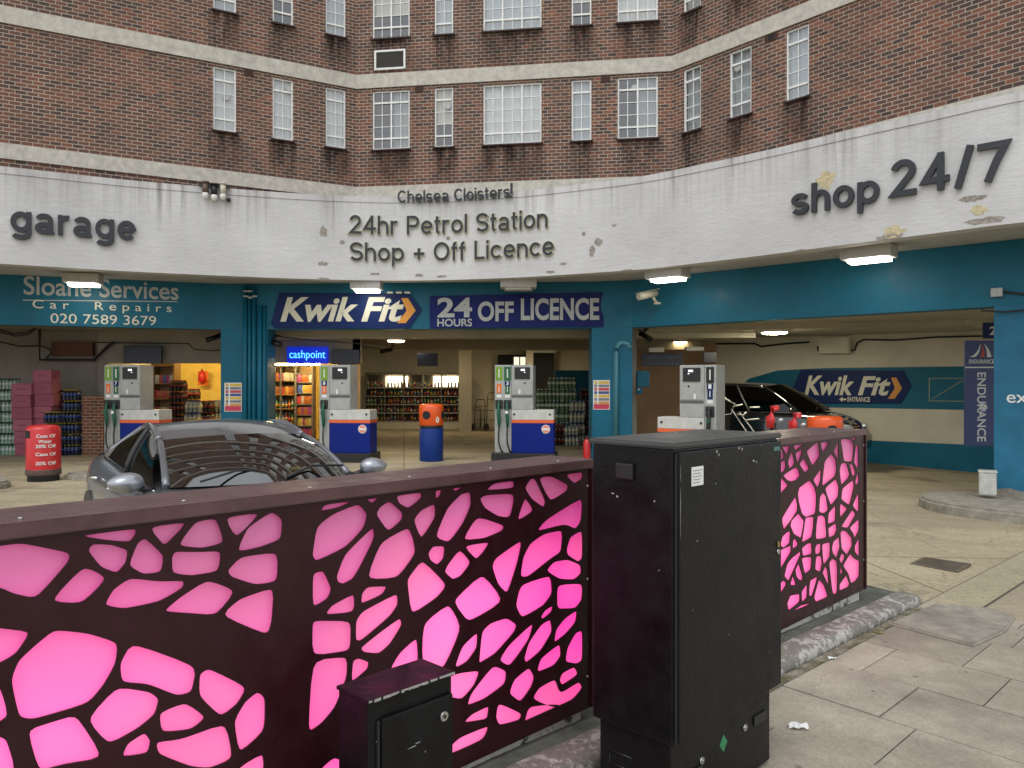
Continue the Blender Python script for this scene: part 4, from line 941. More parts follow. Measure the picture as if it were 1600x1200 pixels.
# safety notices
def notice(x0, x1, y0, y1, A, B, label, off):
    pt = PL(A, B, off); k = thing('safety_notice', label, 'notice', pt((x0+x1)/2, y1))
    mb = MB(); mb.plate([pt(x0, y1), pt(x1, y1), pt(x1, y0), pt(x0, y0)], pt.n, .012); mb.build('panel', M['white'], k)
    pt.off += .004; rows = ['y', 'k', 'r', 'b', 'y', 'k', 'o']; cm = dict(y=(.62, .42, .06), k=(.20, .20, .22), r=(.55, .06, .07), b=(.05, .08, .25), o=(.6, .3, .08))
    h = (y1-y0-9)/7
    for i, c in enumerate(rows):
        m_ = mat('notice_'+c, cm[c], .5, var=.3, vs=30)
        mb = MB(); ya = y0+1.5+i*h; xa = x0+(x1-x0)*.33
        mb.plate([pt(xa, ya+h*.8), pt(x1-1, ya+h*.8), pt(x1-1, ya), pt(xa, ya)], pt.n, .003)
        mb.plate([pt(x0+2, ya+h*.8), pt(xa-2.5, ya+h*.8), pt(xa-2.5, ya), pt(x0+2, ya)], pt.n, .003); mb.build('text_block', m_, k)
    mb = MB(); mb.plate([pt(x0+1, y1-1), pt(x1-1, y1-1), pt(x1-1, y1-8.5), pt(x0+1, y1-8.5)], pt.n, .003); mb.build('red_block', mat('notice_red', (.55, .04, .09), .5), k)
notice(351, 378, 598, 643, BEAM[2], BEAM[3], 'coloured safety notice on the teal pillar with pipes', .014)
notice(927, 953, 594, 640, BEAM[4], BEAM[5], 'coloured safety notice on the teal pillar beside the looped conduit', .014)
# teal switch box on the pillar return
q = px(1004, 592, 17.6); k = thing('switch_box', 'small teal electrical box on the side of the middle pillar', 'switch box', tuple(q))
mb = MB(); mb.box((q.x, q.y, q.z), (.28, .2, .36), bev=.015); mb.build('box', M['teal'], k)
mb = MB(); mb.box((q.x-.08, q.y, q.z-.27), (.14, .14, .16), bev=.03); mb.build('socket', M['teal'], k); mb = MB(); mb.cyl((q.x-.1, q.y-.08, q.z-.24), (q.x-.1, q.y-.05, q.z-.24), .02); mb.build('key', M['steel'], k)

# ------------------------------------------------------------------ lamps
def canopy_lamp(x, D, label, lit=True, w_=.80, rz=0):
    c = Vector((pxx(x, D), D, FZ0+.05)); k = thing('canopy_light', label, 'canopy light', (c.x, c.y, 3.66), rz, 'box lights under the white canopy')
    mb = MB(); mb.box((0, 0, .125), (w_, .42, .20), bev=.015); mb.build('housing', M['soffit'], k, False)
    mb = MB(); mb.prism([(-w_*.36, -.17), (w_*.36, -.17), (w_*.4, .17), (-w_*.4, .17)], -.03, .024); mb.build('lens', M['lens'] if lit else mat('dead_lens', (.4, .38, .33), .4), k, False)
canopy_lamp(130, 15.95, 'lit box light under the canopy over the Sloane Services lettering', rz=R(14), w_=.68)
canopy_lamp(573, 16.95, 'lit box light under the canopy just above the Kwik Fit sign on the beam', w_=.66)
canopy_lamp(810, 16.7, 'unlit box under the canopy above the blue licence banner', False, .78)
canopy_lamp(1043, 15.2, 'lit box light under the canopy beside the white security camera', rz=R(-40))
canopy_lamp(1357, 12.8, 'lit box light nearest the camera under the right of the canopy', rz=R(-42))
def ceil_lamp(x, y, D, label, r=.28, s='lens', z=2.995):
    k = thing('ceiling_light', label, 'ceiling light', (pxx(x, D), D, z), 0, 'ceiling lights inside the garage')
    mb = MB(); mb.lathe([(0, 0), (r*1.15, 0), (r*1.1, -.05), (r, -.06)], (0, 0, 0), 24); mb.build('rim', M['white'], k, False)
    mb = MB(); mb.lathe([(r*.97, -.058), (r*.8, -.085), (0, -.1)], (0, 0, 0), 24); mb.build('lens', M[s] if s in M else s, k, False)
warm = lamp('warm_lens', (1, .72, .40), 26); soft = lamp('soft_lens', (1, .82, .50), 42); bright = lamp('bright_lens', (1, .92, .68), 85)
ceil_lamp(1210, 511, 18.0, 'round lit ceiling light over the black car', .3, bright, 2.86)
ceil_lamp(1062, 571, 24.6, 'small lit ceiling light down the brown passage', .25, warm)
ceil_lamp(619, 517, 19.2, 'lit ceiling light under the beam near the blue cashpoint sign', .22, soft, 2.738)
ceil_lamp(650, 545, 27.0, 'unseen ceiling light added in front of the long drinks fridge', .26, soft)  # extra lamp put in to brighten the fridge shelves
ceil_lamp(840, 530, 27.4, 'lit ceiling light over the bottle stack at the back', .3, soft)
wm = lamp('shop_tube', (1, .74, .30), 60)
for x0, x1, y_, z_, lab in ((418, 500, 20.4, 2.13, 'glowing yellow tube along the head of the shop opening'), (215, 330, 21.8, 2.6, 'warm tube lighting the yellow shop wall'), (420, 520, 21.5, 2.7, 'warm tube lighting the snack shelves')):
    k = thing('tube_light', lab, 'tube light', (pxx((x0+x1)/2, y_), y_, z_)); mb = MB(); mb.cyl((pxx(x0, y_), y_, z_), (pxx(x1, y_), y_, z_), .035); mb.build('tube', wm, k)
    mb = MB(); mb.span((pxx(x0, y_)-.03, y_-.05, z_+.037), (pxx(x1, y_)+.03, y_+.05, z_+.075)); mb.build('batten', M['white'], k)
# ------------------------------------------------------------------ cameras and floodlights
def cctv(q, aim, label, m, s=1.0, up=1):
    k = thing('security_camera', label, 'security camera', tuple(q)); q = Vector(q); a = Vector(aim).normalized()
    mb = MB(); mb.cyl(q-a*.2*s, q+a*.22*s, .062*s, 14); mb.cyl(q+a*.221*s, q+a*.225*s, .05*s); mb.build('camera_body', m, k)
    mb = MB(); mb.box(q+Vector((0, 0, .07*s)), (.12*s, .5*s, .012), rz=math.atan2(a.y, a.x)-R(90), rx=math.asin(a.z)); mb.build('hood', m, k)
    b = q-a*.1*s; e = b+Vector((.12, .1, .16*up))*s
    mb = MB(); mb.tube([b, b+Vector((.05, .03, .09*up))*s, e], .025*s, 8); mb.lathe([(.07*s, -.02), (.07*s, .02)], e, 14); mb.build('bracket', m, k)
pale = mat('aged_white_plastic', (.55, .52, .42), .5)
cctv(px(1012, 461, 16.1), (-.85, -.5, -.22), 'white bullet security camera on the teal beam', pale, 1.15, -1)
cctv(px(428, 536, 17.9), (.8, -.5, -.2), 'black security camera beside the pipes above the shop front', M['black'], 1.0)
cctv(px(335, 528, 18.6), (-.6, -.6, -.3), 'dark security camera under the ceiling at the left bay corner', M['black'], .9)
cctv(px(604, 548, 22.5), (-.7, -.5, -.2), 'small dark camera hanging in the middle bay', M['black'], .9)
cctv(px(1008, 526, 18.2), (.5, -.6, -.4), 'dark camera under the ceiling behind the middle pillar', M['black'], .9)
k = thing('spotlight_cluster', 'cluster of three small white spotlights at the canopy top edge', 'spotlights', tuple(px(335, 300, 15.6)))
s0 = cs(335)
for i, (dx, m_) in enumerate(((-.17, mat('brown_metal', (.12, .08, .06), .5)), (0, M['black']), (.17, pale))):
    p, n = cpos(s0+dx); b = Vector((p.x+n.x*.09, p.y+n.y*.09, 0)); z = FZ1-.14-(.03 if i == 1 else 0)
    mb = MB(); mb.cyl(b+Vector((0, 0, z)), b+Vector((0, 0, z+.19)), .06, 14); mb.cyl(b+Vector((0, 0, z+.192)), b+Vector((0, 0, z+.23)), .075, 14); mb.build('lamp_body', m_, k)
    mb = MB(); mb.lathe([(0, -.115), (.04, -.10), (.062, -.05), (.065, 0), (.05, .02)], b+Vector((0, 0, z-.02)), 14); mb.build('lamp_head', M['white'], k)
p, n = cpos(s0+.28); mb = MB(); mb.lathe([(0, -.05), (.04, -.03), (.045, .02), (0, .04)], (p.x+n.x*.06, p.y+n.y*.06, FZ1-.24), 12); mb.build('sensor', M['black'], k)
p, n = cpos(s0); mb = MB(); mb.box((p.x+n.x*.06, p.y+n.y*.06, FZ1+.02), (.6, .05, .05), rz=math.atan2(n.x, -n.y)); mb.build('bracket', M['black'], k)
# ------------------------------------------------------------------ petrol pumps
pgrey = mat('pump_grey', (.37, .375, .355), .45, var=.16, vs=5, rv=.1); pwhite = mat('pump_white', (.55, .55, .51), .45, var=.14, vs=6); pgap = mat('pump_dark_strip', (.10, .10, .10), .6)  # pgap: plain dark grey for the strip across the display head
pblue = mat('pump_blue', (.003, .016, .19), .4, var=.1, vs=3, spec=.2); porange = mat('pump_orange', (.75, .13, .035), .4); pgreen = mat('nozzle_green', (.008, .10, .055), .4)
g_lime = mat('grade_lime', (.22, .38, .02), .4, c2=(.10, .26, .02), vs=3); g_green = mat('grade_green', (.012, .11, .035), .4); g_or = mat('grade_orange', (.75, .16, .02), .4)
disp = lamp('pump_display', (.85, .9, 1), .8)
def pump(x, D, rz, label, digits, flip=False, dark=False):
    """front faces -y, origin at the foot of the nozzle tower's outer edge"""
    X0 = pxx(x, D); k = thing('petrol_pump', label, 'petrol pump', (X0, D, Fz(X0)), rz, 'petrol pumps in a row under the canopy')
    nn_ = len(digits); wn = .23 if nn_ == 1 else .375; wc = .48; wl_ = .93; dp = .5; f = -1 if flip else 1
    def sp(m, x0, y0, z0, x1, y1, z1, name, bev=.008, par=k):
        mb = MB(); mb.span((f*x0, y0, z0), (f*x1, y1, z1), bev); return mb.build(name, m, par, False)
    sp(M['black'], -.06, -.12, 0, wn+wl_+.05, dp+.1, .20, 'plinth', .01)
    sp(pgrey, 0, 0, .201, wn-.004, dp, 2.14, 'nozzle_tower', .012)
    sp(pgrey, wn, 0, 1.151, wn+wc, dp, 2.14, 'display_head', .012)
    sp(pgap, wn+.01, -.006, 1.42, wn+wc-.01, .01, 1.475, 'recess_strip', 0)
    sp(pgrey, wn+.02, -.008, 1.49, wn+wc-.02, .012, 1.78, 'front_panel', .006)
    lk = MB(); lk.cyl((f*(wn+wc*.62), -.016, 1.74), (f*(wn+wc*.62), 0, 1.74), .02); lk.build('lock', M['black'], k, False)
    sp(M['white'], wn+.16, -.012, 1.5, wn+.2, -.006, 1.6, 'card_label', 0)
    s = sp(M['black'], wn+.07, -.02, 1.83, wn+wc-.07, .01, 2.09, 'screen', .008)
    sp(disp, wn+.21, -.024, 2.01, wn+.30, -.019, 2.05, 'readout', 0, s); sp(disp, wn+.28, -.024, 1.97, wn+.31, -.019, 1.985, 'readout', 0, s)
    sp(pwhite, wn, 0, .93, wn+wl_, dp, 1.15, 'upper_cabinet', .008); sp(pblue, wn, .002, .201, wn+wl_, dp-.002, .86, 'lower_cabinet', .008)
    sp(porange, wn-.002, -.003, .862, wn+wl_+.002, dp+.003, .928, 'orange_stripe', 0)
    for xx in (.06, wl_-.08): lk = MB(); lk.cyl((f*(wn+xx), -.01, 1.05), (f*(wn+xx), 0, 1.05), .024); lk.build('lock', M['black'], k, False)
    b = MB(); b.cyl((f*(wn+wl_-.17), -.008, .73), (f*(wn+wl_-.17), .003, .73), .095, 24); bd = b.build('badge', M['white'], k, False)
    b = MB(); b.cyl((f*(wn+wl_-.17), -.011, .73), (f*(wn+wl_-.17), -.008, .73), .082, 24); b.build('badge_disc', mat('badge_pink', (.75, .25, .18), .4), bd, False)
    b = MB(); b.span((f*(wn+wl_-.17)-.075, -.014, .705), (f*(wn+wl_-.17)+.075, -.011, .755)); b.build('badge_bar', M['white'], bd, False)
    for i, dg in enumerate(digits):
        xc = wn*(i+.5)/nn_+(.004 if nn_ == 2 else 0); hw = .075
        top = (M['black'] if dark else (g_lime if i == 0 else g_green))
        t_ = sp(top, xc-hw, -.008, 1.80, xc+hw, .004, 2.1, 'grade_panel', 0)
        sp(M['white'], xc-.012, -.011, 1.86, xc+.012, -.007, 2.05, 'grade_text', 0, t_)
        if dg:
            d_ = sp(M['navy'], xc-.06, -.008, 1.68, xc+.06, .004, 1.79, 'number_plate', 0)
            o = link('number', text_on(dg, ((f*xc)-.028, -.0085, 1.70), (1, 0, 0), (0, -1, 0), .056, .075, .004, .03), M['white'], d_, False)
        g_ = sp(g_or if (i == 0 and not dark) else (M['navy'] if dark else g_green), xc-.05, -.008, 1.5 if dg else 1.52, xc+.05, .004, 1.676 if dg else 1.72, 'fuel_label', 0)
        sp(M['white'], xc-.008, -.011, 1.54, xc+.008, -.007, 1.66, 'fuel_text', 0, g_)
        sp(M['white'], xc-.055, -.006, 1.42, xc+.055, .004, 1.485, 'price_label', 0)
        sp(M['black'], xc-.085, -.03, 1.17, xc+.085, .01, 1.37, 'nozzle_boot', .015)
        b = MB(); z = 1.05
        b.tube([(f*xc, -.05, 1.33), (f*xc, -.075, 1.22), (f*xc, -.085, 1.08), (f*(xc+.01), -.075, .93), (f*(xc+.01), -.07, .78)], [.016, .03, .042, .04, .025], 10)
        nz = b.build('nozzle', pgreen if not dark else M['black'], k, False)
        b = MB(); b.tube([(f*xc, -.04, 1.34), (f*(xc+.015), -.07, 1.25)], .014, 8); b.build('spout', M['steel'], nz, False)
        b = MB(); b.cyl((f*xc, -.135, 1.1), (f*xc, -.12, 1.1), .035, 14); b.build('splash_guard', M['white'] if i else pgreen, nz, False)
        b = MB(); b.tube([(f*(xc+.01), -.07, .80), (f*(xc-.0), -.085, .6), (f*(xc+.01), -.09, .42), (f*(xc+.05), -.08, .28), (f*(xc+.07), -.05, .23), (f*(xc+.08), .0, .22)], .018, 8); b.build('hose', M['black'], k, False)
    return k
pump(163, 17.0, R(-8), 'grey petrol pump with number 7 behind the grey saloon car', ['', '7'])
pump(499, 17.0, R(-8), 'grey and blue petrol pump with one green nozzle in front of the snack shelves', ['8'])
pump(773, 17.0, R(-8), 'grey and blue petrol pump with number 3 and two nozzles beside the green bottle stack', ['', '3'])
pump(1119, 14.2, R(-34), 'pale petrol pump with number 1 and black nozzle standing before the black car', ['1'], True, True)

# ------------------------------------------------------------------ bins and small forecourt things
rd = mat('bin_red', (.56, .018, .02), .38, var=.1, vs=4, coat=.2); dkb = mat('bin_base', (.03, .03, .032), .6)
D = 13.7; X0 = pxx(68, D); k = thing('litter_bin', 'round red bin with white discount lettering standing by the left kerb island', 'bin', (X0, D, Fz(X0)))
k.rotation_euler.z = 0
mb = MB(); mb.lathe([(.25, 0), (.25, .1), (.27, .11)], n=32); mb.build('base', dkb, k, False)
mb = MB(); mb.lathe([(.272, .11), (.275, .2), (.27, .9), (.255, .955), (.2, .985), (0, 1.0)], n=40); mb.build('drum', rd, k, False)
mb = MB(); mb.lathe([(.279, .11), (.282, .125), (.281, .2), (.279, .21)], n=32); mb.build('band', mat('bin_band', (.1, .06, .055), .5), k, False)
def curved(s, xa, xb, z, cap, r, m, par, bold=.02, ext=.004):
    me = text_raw(s, 1, bold); x0, x1, y0, y1 = bounds(me)
    for v in me.vertices:
        a = (xa+(xb-xa)*(v.co.x-x0)/(x1-x0))/r; rr = r+.002+(v.co.z+1)*ext/2; v.co = Vector((rr*math.sin(a), -rr*math.cos(a), z+v.co.y/CAPH*cap))
    return link('lettering', me, m, par, False)
for s, xa, xb, z in (('Case Of', .04, .34, .78), ('Water', .07, .28, .685), ('20% Off', .03, .35, .60), ('Case Of', .03, .35, .46), ('20% Off', .03, .35, .30)): curved(s, xa, xb, z, .055, .277, M['white'], k)
mb = MB(); N = 10; r = .276
mb.grid([[(r*math.sin(a), -r*math.cos(a), z) for a in [-1.05+.75*i/N for i in range(N+1)]] for z in (.77, .90)]); mb.build('slot', M['dark'], k, False)
ob = mat('bin_orange', (.80, .10, .012), .32, coat=.3, var=.06); bb_ = mat('bin_blue', (.006, .032, .19), .45, var=.1, spec=.25)
def hooded_bin(x, D, label, rz=0):
    X0 = pxx(x, D); k = thing('hooded_bin', label, 'bin', (X0, D, Fz(X0)), rz, 'blue bins with orange hoods')
    r = .265
    mb = MB(); mb.lathe([(r*.96, 0), (r, .02), (r, .72), (r*.97, .735)], n=40); mb.build('drum', bb_, k, False)
    mb = MB(); mb.lathe([(r*.98, .736), (r*.98, .80)], n=40); mb.build('band', M['black'], k, False)
    mb = MB(); mb.lathe([(r*1.0, .80), (r*1.03, .81), (r*1.03, 1.2), (r*1.0, 1.245), (r*.9, 1.27), (0, 1.285)], n=40); h = mb.build('hood', ob, k, False)
    for a in (-.32, 1.35, -2.6):
        mb = MB(); pts = []
        for i in range(20):
            t = 2*math.pi*i/20; aa = a+.36*math.cos(t)+.0*t; z = 1.03+.095*math.sin(t)*(1 if math.cos(t) > -.9 else .8); pts.append((r*1.036*math.sin(aa), -r*1.036*math.cos(aa), z))
        rr_ = [[(r*1.042*math.sin(a+.36*q*math.cos(t)), -r*1.042*math.cos(a+.36*q*math.cos(t)), 1.03+.095*q*math.sin(t)) for t in [2*math.pi*i/20 for i in range(21)]] for q in (.02, .25, .5, .75, 1)]
        mb.grid(rr_)
        mb.build('opening', M['dark'], h, False)
    mb = MB(); a = .62; mb.face([(r*1.037*math.sin(a+.16*math.cos(t)), -r*1.037*math.cos(a+.16*math.cos(t)), .93+.07*math.sin(t)) for t in [2*math.pi*i/16 for i in range(16)]]); mb.build('sticker', M['signw'], h, False)
    return k
hooded_bin(674, 17.2, 'blue bin with orange hood standing in the middle bay between two pumps')
hooded_bin(1289, 13.8, 'blue bin whose orange hood shows above the right pink screen', R(20)).scale = (1.12, 1.12, 1.0)
D = 16.9; q = px(917, 706, D); k = thing('fire_extinguisher', 'red fire extinguisher standing at the foot of the middle teal pillar', 'fire extinguisher', (q.x, D, Fz(q.x)))
mb = MB(); mb.lathe([(.075, 0), (.08, .02), (.08, .42), (.06, .48), (.025, .51), (.025, .54)], n=20); mb.build('cylinder', rd, k, False)
mb = MB(); mb.box((0, 0, .56), (.05, .14, .04)); mb.tube([(0, -.06, .56), (.09, -.07, .5), (.1, -.07, .3)], .012, 6); mb.build('valve', M['black'], k, False)
for i, (x, y, lab) in enumerate(((1208, 652, 'taller red plastic tap head between the cabinet and the orange bin'), (1243, 659, 'lower red plastic tap head just left of the orange bin hood'))):
    D = 8.6; q = px(x, y, D); g0 = Fz(q.x); k = thing('air_line_post', lab, 'air line', (q.x, D, g0))
    mb = MB(); mb.lathe([(.09, 0), (.09, .03), (.035, .04), (.035, q.z-g0-.06)], n=14); mb.build('post', M['black'], k, False)
    mb = MB(); h = q.z-g0; mb.tube([(-.03, 0, h-.12), (-.03, 0, h), (0, 0, h+.07+.03*(1-i)), (.06, 0, h+.075+.03*(1-i))], [.045, .05, .045, .03], 10); mb.build('red_head', rd, k, False)
    mb = MB(); mb.cyl((.05, -.03, h-.04), (.1, -.03, h-.02), .022); mb.build('coupling', M['steel'], k, False)
D = 12.15; q = px(1543, 773, D); k = thing('plastic_bucket', 'small dirty white box standing at the foot of the blue pillar', 'box', (q.x, D, q.z))
mb = MB(); mb.box((0, 0, .18), (.24, .22, .36), rz=R(-30), bev=.025); mb.build('tub', mat('dirty_white_plastic', (.5, .5, .45), .6, var=.2, vs=8), k, False)
mb = MB(); mb.box((0, 0, .37), (.26, .24, .03), rz=R(-30), bev=.008); mb.build('lid', mat('dirty_white_plastic', (0, 0, 0)), k, False)

# ------------------------------------------------------------------ stock stacked in the bays
pinkbox = [mat('pink_carton%d' % i, c, .8, var=.1, vs=6) for i, c in enumerate(((.36, .10, .15), (.40, .12, .17), (.33, .085, .13)))]
def place_mesh(name, me, loc, rz, label, cat, group=None):
    o = bpy.data.objects.new(name, me); col.objects.link(o); o.location = loc; o.rotation_euler.z = rz; return tag(o, label, cat, group)
def carton(w_, d_, h):
    mb = MB(); mb.box((0, 0, h/2), (w_, d_, h-.006), bev=.008); mb.mi = 1; mb.box((0, 0, h-.002), (.05, d_+.002, .004)); mb.box((0, -d_/2-.001, h*.5), (w_*.5, .003, .03))
    me = bpy.data.meshes.new('carton'); mb.bm.to_mesh(me); mb.bm.free(); return me
BD = 18.7
for cx_, n_, nm, wd in ((41, 6, 'shorter front', .46), (70, 7, 'taller rear', .44)):
    z = Fz(-9)
    for i in range(n_):
        h = .29 if cx_ == 41 else .295; me = carton(wd+rng.uniform(-.02, .02), .4, h); me.materials.append(pinkbox[(i+cx_) % 3]); me.materials.append(mat('carton_tape', (.24, .07, .10), .7))
        place_mesh('cardboard_box', me, (pxx(cx_+(5-i)*1.4 if cx_ == 41 else cx_+(3 if i < 5 else 0), BD)+rng.uniform(-.03, .03), BD+(.05 if cx_ == 70 else -.05), z), R(rng.uniform(-4, 4)), f'pink carton, {"top" if i == n_-1 else ORD[i]} of the {nm} pink stack', 'box', 'pink cartons stacked in the left bay'); z += h
def pack_mesh(nx, ny, r, h, cols, cap=.02):
    """shrink wrapped pack of bottles: mats = film, liquid, cap"""
    mb = MB()
    for i in range(nx):
        for j in range(ny):
            x = (i-(nx-1)/2)*2*r; y = (j-(ny-1)/2)*2*r
            mb.mi = 0; mb.lathe([(r*.95, .004), (r*.98, h*.1), (r*.9, h*.35), (r*.98, h*.4), (r*.97, h*.62), (r*.75, h*.74), (r*.35, h*.88)], (x, y, 0), 8)
            mb.mi = 2; mb.lathe([(cap, h*.88), (cap, h*.985), (0, h*.99)], (x, y, 0), 6)
            mb.mi = 1; mb.lathe([(r*1.0, h*.40), (r*1.0, h*.60)], (x, y, 0), 8)
    me = bpy.data.meshes.new('bottle_pack'); mb.bm.to_mesh(me); mb.bm.free()
    for c in cols: me.materials.append(c)
    return me
bg_ = [mat('clear_green_bottle', (.30, .42, .34), .12, spec=.8), mat('pale_label', (.55, .62, .56), .5), mat('dark_green_cap', (.02, .08, .06), .4)]
bl_ = [mat('dark_blue_bottle', (.015, .02, .045), .15, spec=.8), mat('blue_label', (.03, .06, .22), .5), mat('yellow_cap', (.35, .28, .03), .5)]
gr_ = [mat('green_bottle', (.10, .20, .10), .12, spec=.8), mat('silver_label', (.55, .62, .50), .45), mat('white_cap', (.6, .62, .55), .5)]
bk_ = [mat('cola_bottle', (.018, .012, .01), .12, spec=.8), mat('red_label', (.22, .02, .02), .5), mat('red_cap', (.35, .03, .03), .5)]
cl_ = [mat('clear_bottle', (.36, .38, .34), .1, spec=.8), mat('cream_label', (.6, .55, .4), .5), mat('blue_cap', (.05, .12, .3), .5)]
pk = {n: pack_mesh(4, 3, .045, .265, c) for n, c in (('water', bg_), ('blue', bl_), ('green', gr_), ('cola', bk_), ('clear', cl_))}
def stack(kind, x, D, n, desc, group, dx=0, sc_=1, z0=None):
    h = .265*sc_
    for i in range(n):
        o = place_mesh('bottle_pack', pk[kind], (pxx(x, D)+rng.uniform(-.02, .02), D+rng.uniform(-.02, .02), (Fz(pxx(x, D)) if z0 is None else z0)+i*h), R(rng.uniform(-4, 4)), f'{"top" if i == n-1 else ORD[i]} pack of {desc}', 'bottle pack', group)
        o.scale = (sc_, sc_, sc_)
G1 = 'water packs stacked in the left bay'; G2 = 'dark bottle packs in the left bay'; G3 = 'bottle packs stacked at the back of the middle bay'
stack('water', -6, BD, 7, 'pale green water bottles in the column cut by the picture edge', G1); stack('water', 18, BD, 7, 'pale green water bottles in the column beside the pink cartons', G1)
stack('blue', 85, 18.4, 4, 'dark blue bottles in the shorter column before the pink cartons', G2); stack('blue', 113, 18.6, 6, 'dark blue bottles in the taller column by the brick pier', G2); stack('cola', 90, 19.0, 6, 'dark bottles in the rear column behind the shorter blue column', G2)
SD = 22.0
stack('green', 850, SD, 5, 'green bottles in the leftmost column behind the right pump', G3, sc_=1.2, z0=Fz(1)); stack('clear', 838, SD+.5, 5, 'yellowish bottles peeping out beside the right pump', G3, sc_=1.1)
stack('green', 868, SD, 6, 'green bottles in the tall column left of centre', G3, sc_=1.2); stack('green', 888, SD, 6, 'green bottles in the tall column right of centre', G3, sc_=1.2)
stack('clear', 902, SD-.2, 4, 'clear bottles in the column near the teal pillar', G3, sc_=1.2); stack('cola', 918, SD+.2, 5, 'dark red labelled bottles half hidden by the teal pillar', G3, sc_=1.2); stack('cola', 872, SD-.45, 2, 'dark bottles standing in front of the green columns', G3, sc_=1.1); stack('clear', 893, SD-.5, 2, 'clear bottles low in front of the green columns', G3, sc_=1.1)
# products
def bottle_mesh(r, h, m, lab):
    mb = MB(); mb.lathe([(r, 0), (r, h*.62), (r*.4, h*.78), (r*.4, h*.97), (0, h)], n=8); mb.mi = 1; mb.lathe([(r*1.03, h*.15), (r*1.03, h*.5)], n=8)
    me = bpy.data.meshes.new('bottle'); mb.bm.to_mesh(me); mb.bm.free(); me.materials.append(m); me.materials.append(lab); return me
def packet_mesh(w_, h, m):
    mb = MB(); mb.grid([[(w_*(i/4-.5), -.03*math.sin(math.pi*i/4)*math.sin(math.pi*(.15+.7*j/4)), h*j/4) for i in range(5)] for j in range(5)])
    mb.grid([[(w_*(i/4-.5), .0+.03*math.sin(math.pi*i/4)*math.sin(math.pi*(.15+.7*j/4)), h*j/4) for i in range(4, -1, -1)] for j in range(5)])
    me = bpy.data.meshes.new('packet'); mb.bm.to_mesh(me); mb.bm.free(); me.materials.append(m); return me
pc = [mat('prod%d' % i, c, .4, var=.35, vs=25) for i, c in enumerate(((.45, .06, .05), (.55, .30, .05), (.06, .10, .35), (.08, .25, .10), (.5, .48, .42), (.40, .12, .02), (.30, .04, .16), (.05, .04, .04), (.55, .42, .10)))]
BM = [bottle_mesh(.04, .27, pc[i], pc[(i*2+4) % 9]) for i in (0, 1, 2, 3, 4, 5, 8, 7)]
PM = [packet_mesh(.17, .22, pc[i]) for i in (0, 1, 2, 4, 5, 6, 8)]
shm = mat('shelf_metal', (.16, .14, .12), .5); shw = mat('shelf_wood', (.34, .20, .08), .6)
def shelves(name, x0, x1, D, dep, zs, ztop, label, m, bays=1, back=None, cat='shelves', dcl=0):
    k = thing(name, label, cat, ((x0+x1)/2, D, -.12)); n = bays
    mb = MB()
    for i in range(n+1): x = x0+(x1-x0)*i/n; mb.span((x-.02, D-.001, -.12), (x+.02, D+dep, ztop))
    mb.build('upright', m, k)
    mb = MB(); mb.span((x0-.019, D+dep+.001, -.1), (x1+.019, D+dep+.03, ztop)); mb.build('back_panel', back or m, k)
    for z in zs: mb = MB(); mb.span((x0+.021, D-.01, z-.025), (x1-.021, D+dep-.002, z)); mb.build('shelf', shw if dcl else (M['soffit'] if cat == 'fridge' else m), k)
    mb = MB(); mb.span((x0-.022, D-.02, ztop+.001), (x1+.022, D+dep+.03, ztop+.1)); mb.build('top_panel', m, k)
    return k
FD = 29.3; fx0, fx1 = pxx(571, FD), pxx(719, FD)
fz = [pz(y, FD) for y in (655, 646, 634, 623, 611, 598)]
fz = [.18, .5, .82, 1.14, 1.46]
k = shelves('drinks_fridge', fx0, fx1, FD, .6, fz, 1.95, 'long dark drinks fridge with lit top shelves at the back of the middle bay', mat('fridge_dark', (.17, .16, .13), .5), 5, mat('fridge_back', (.24, .21, .16), .6), 'fridge')
fl = lamp('fridge_light', (1, .85, .55), 4.5)
for x0, x1 in ((598, 622), (624, 634), (675, 693), (695, 714)): mb = MB(); mb.span((pxx(x0, FD), FD+.55, 1.5), (pxx(x1, FD), FD+.58, 1.9)); mb.build('lit_panel', fl, k)
mb = MB(); mb.span((fx0, FD-.03, -.12), (fx1, FD-.021, .14)); mb.build('kick_panel', M['cream'], k)
for zi, z in enumerate(fz):
    n = 28
    for i in range(n):
        x = fx0+.08+(fx1-fx0-.16)*i/(n-1)
        if rng.random() < .08: continue
        place_mesh('bottle', rng.choice(BM), (x+rng.uniform(-.01, .01), FD+.12+rng.uniform(0, .06), z+.001), 0, 'small coloured drink bottle on a shelf of the long drinks fridge', 'bottle', 'drink bottles in the long fridge')
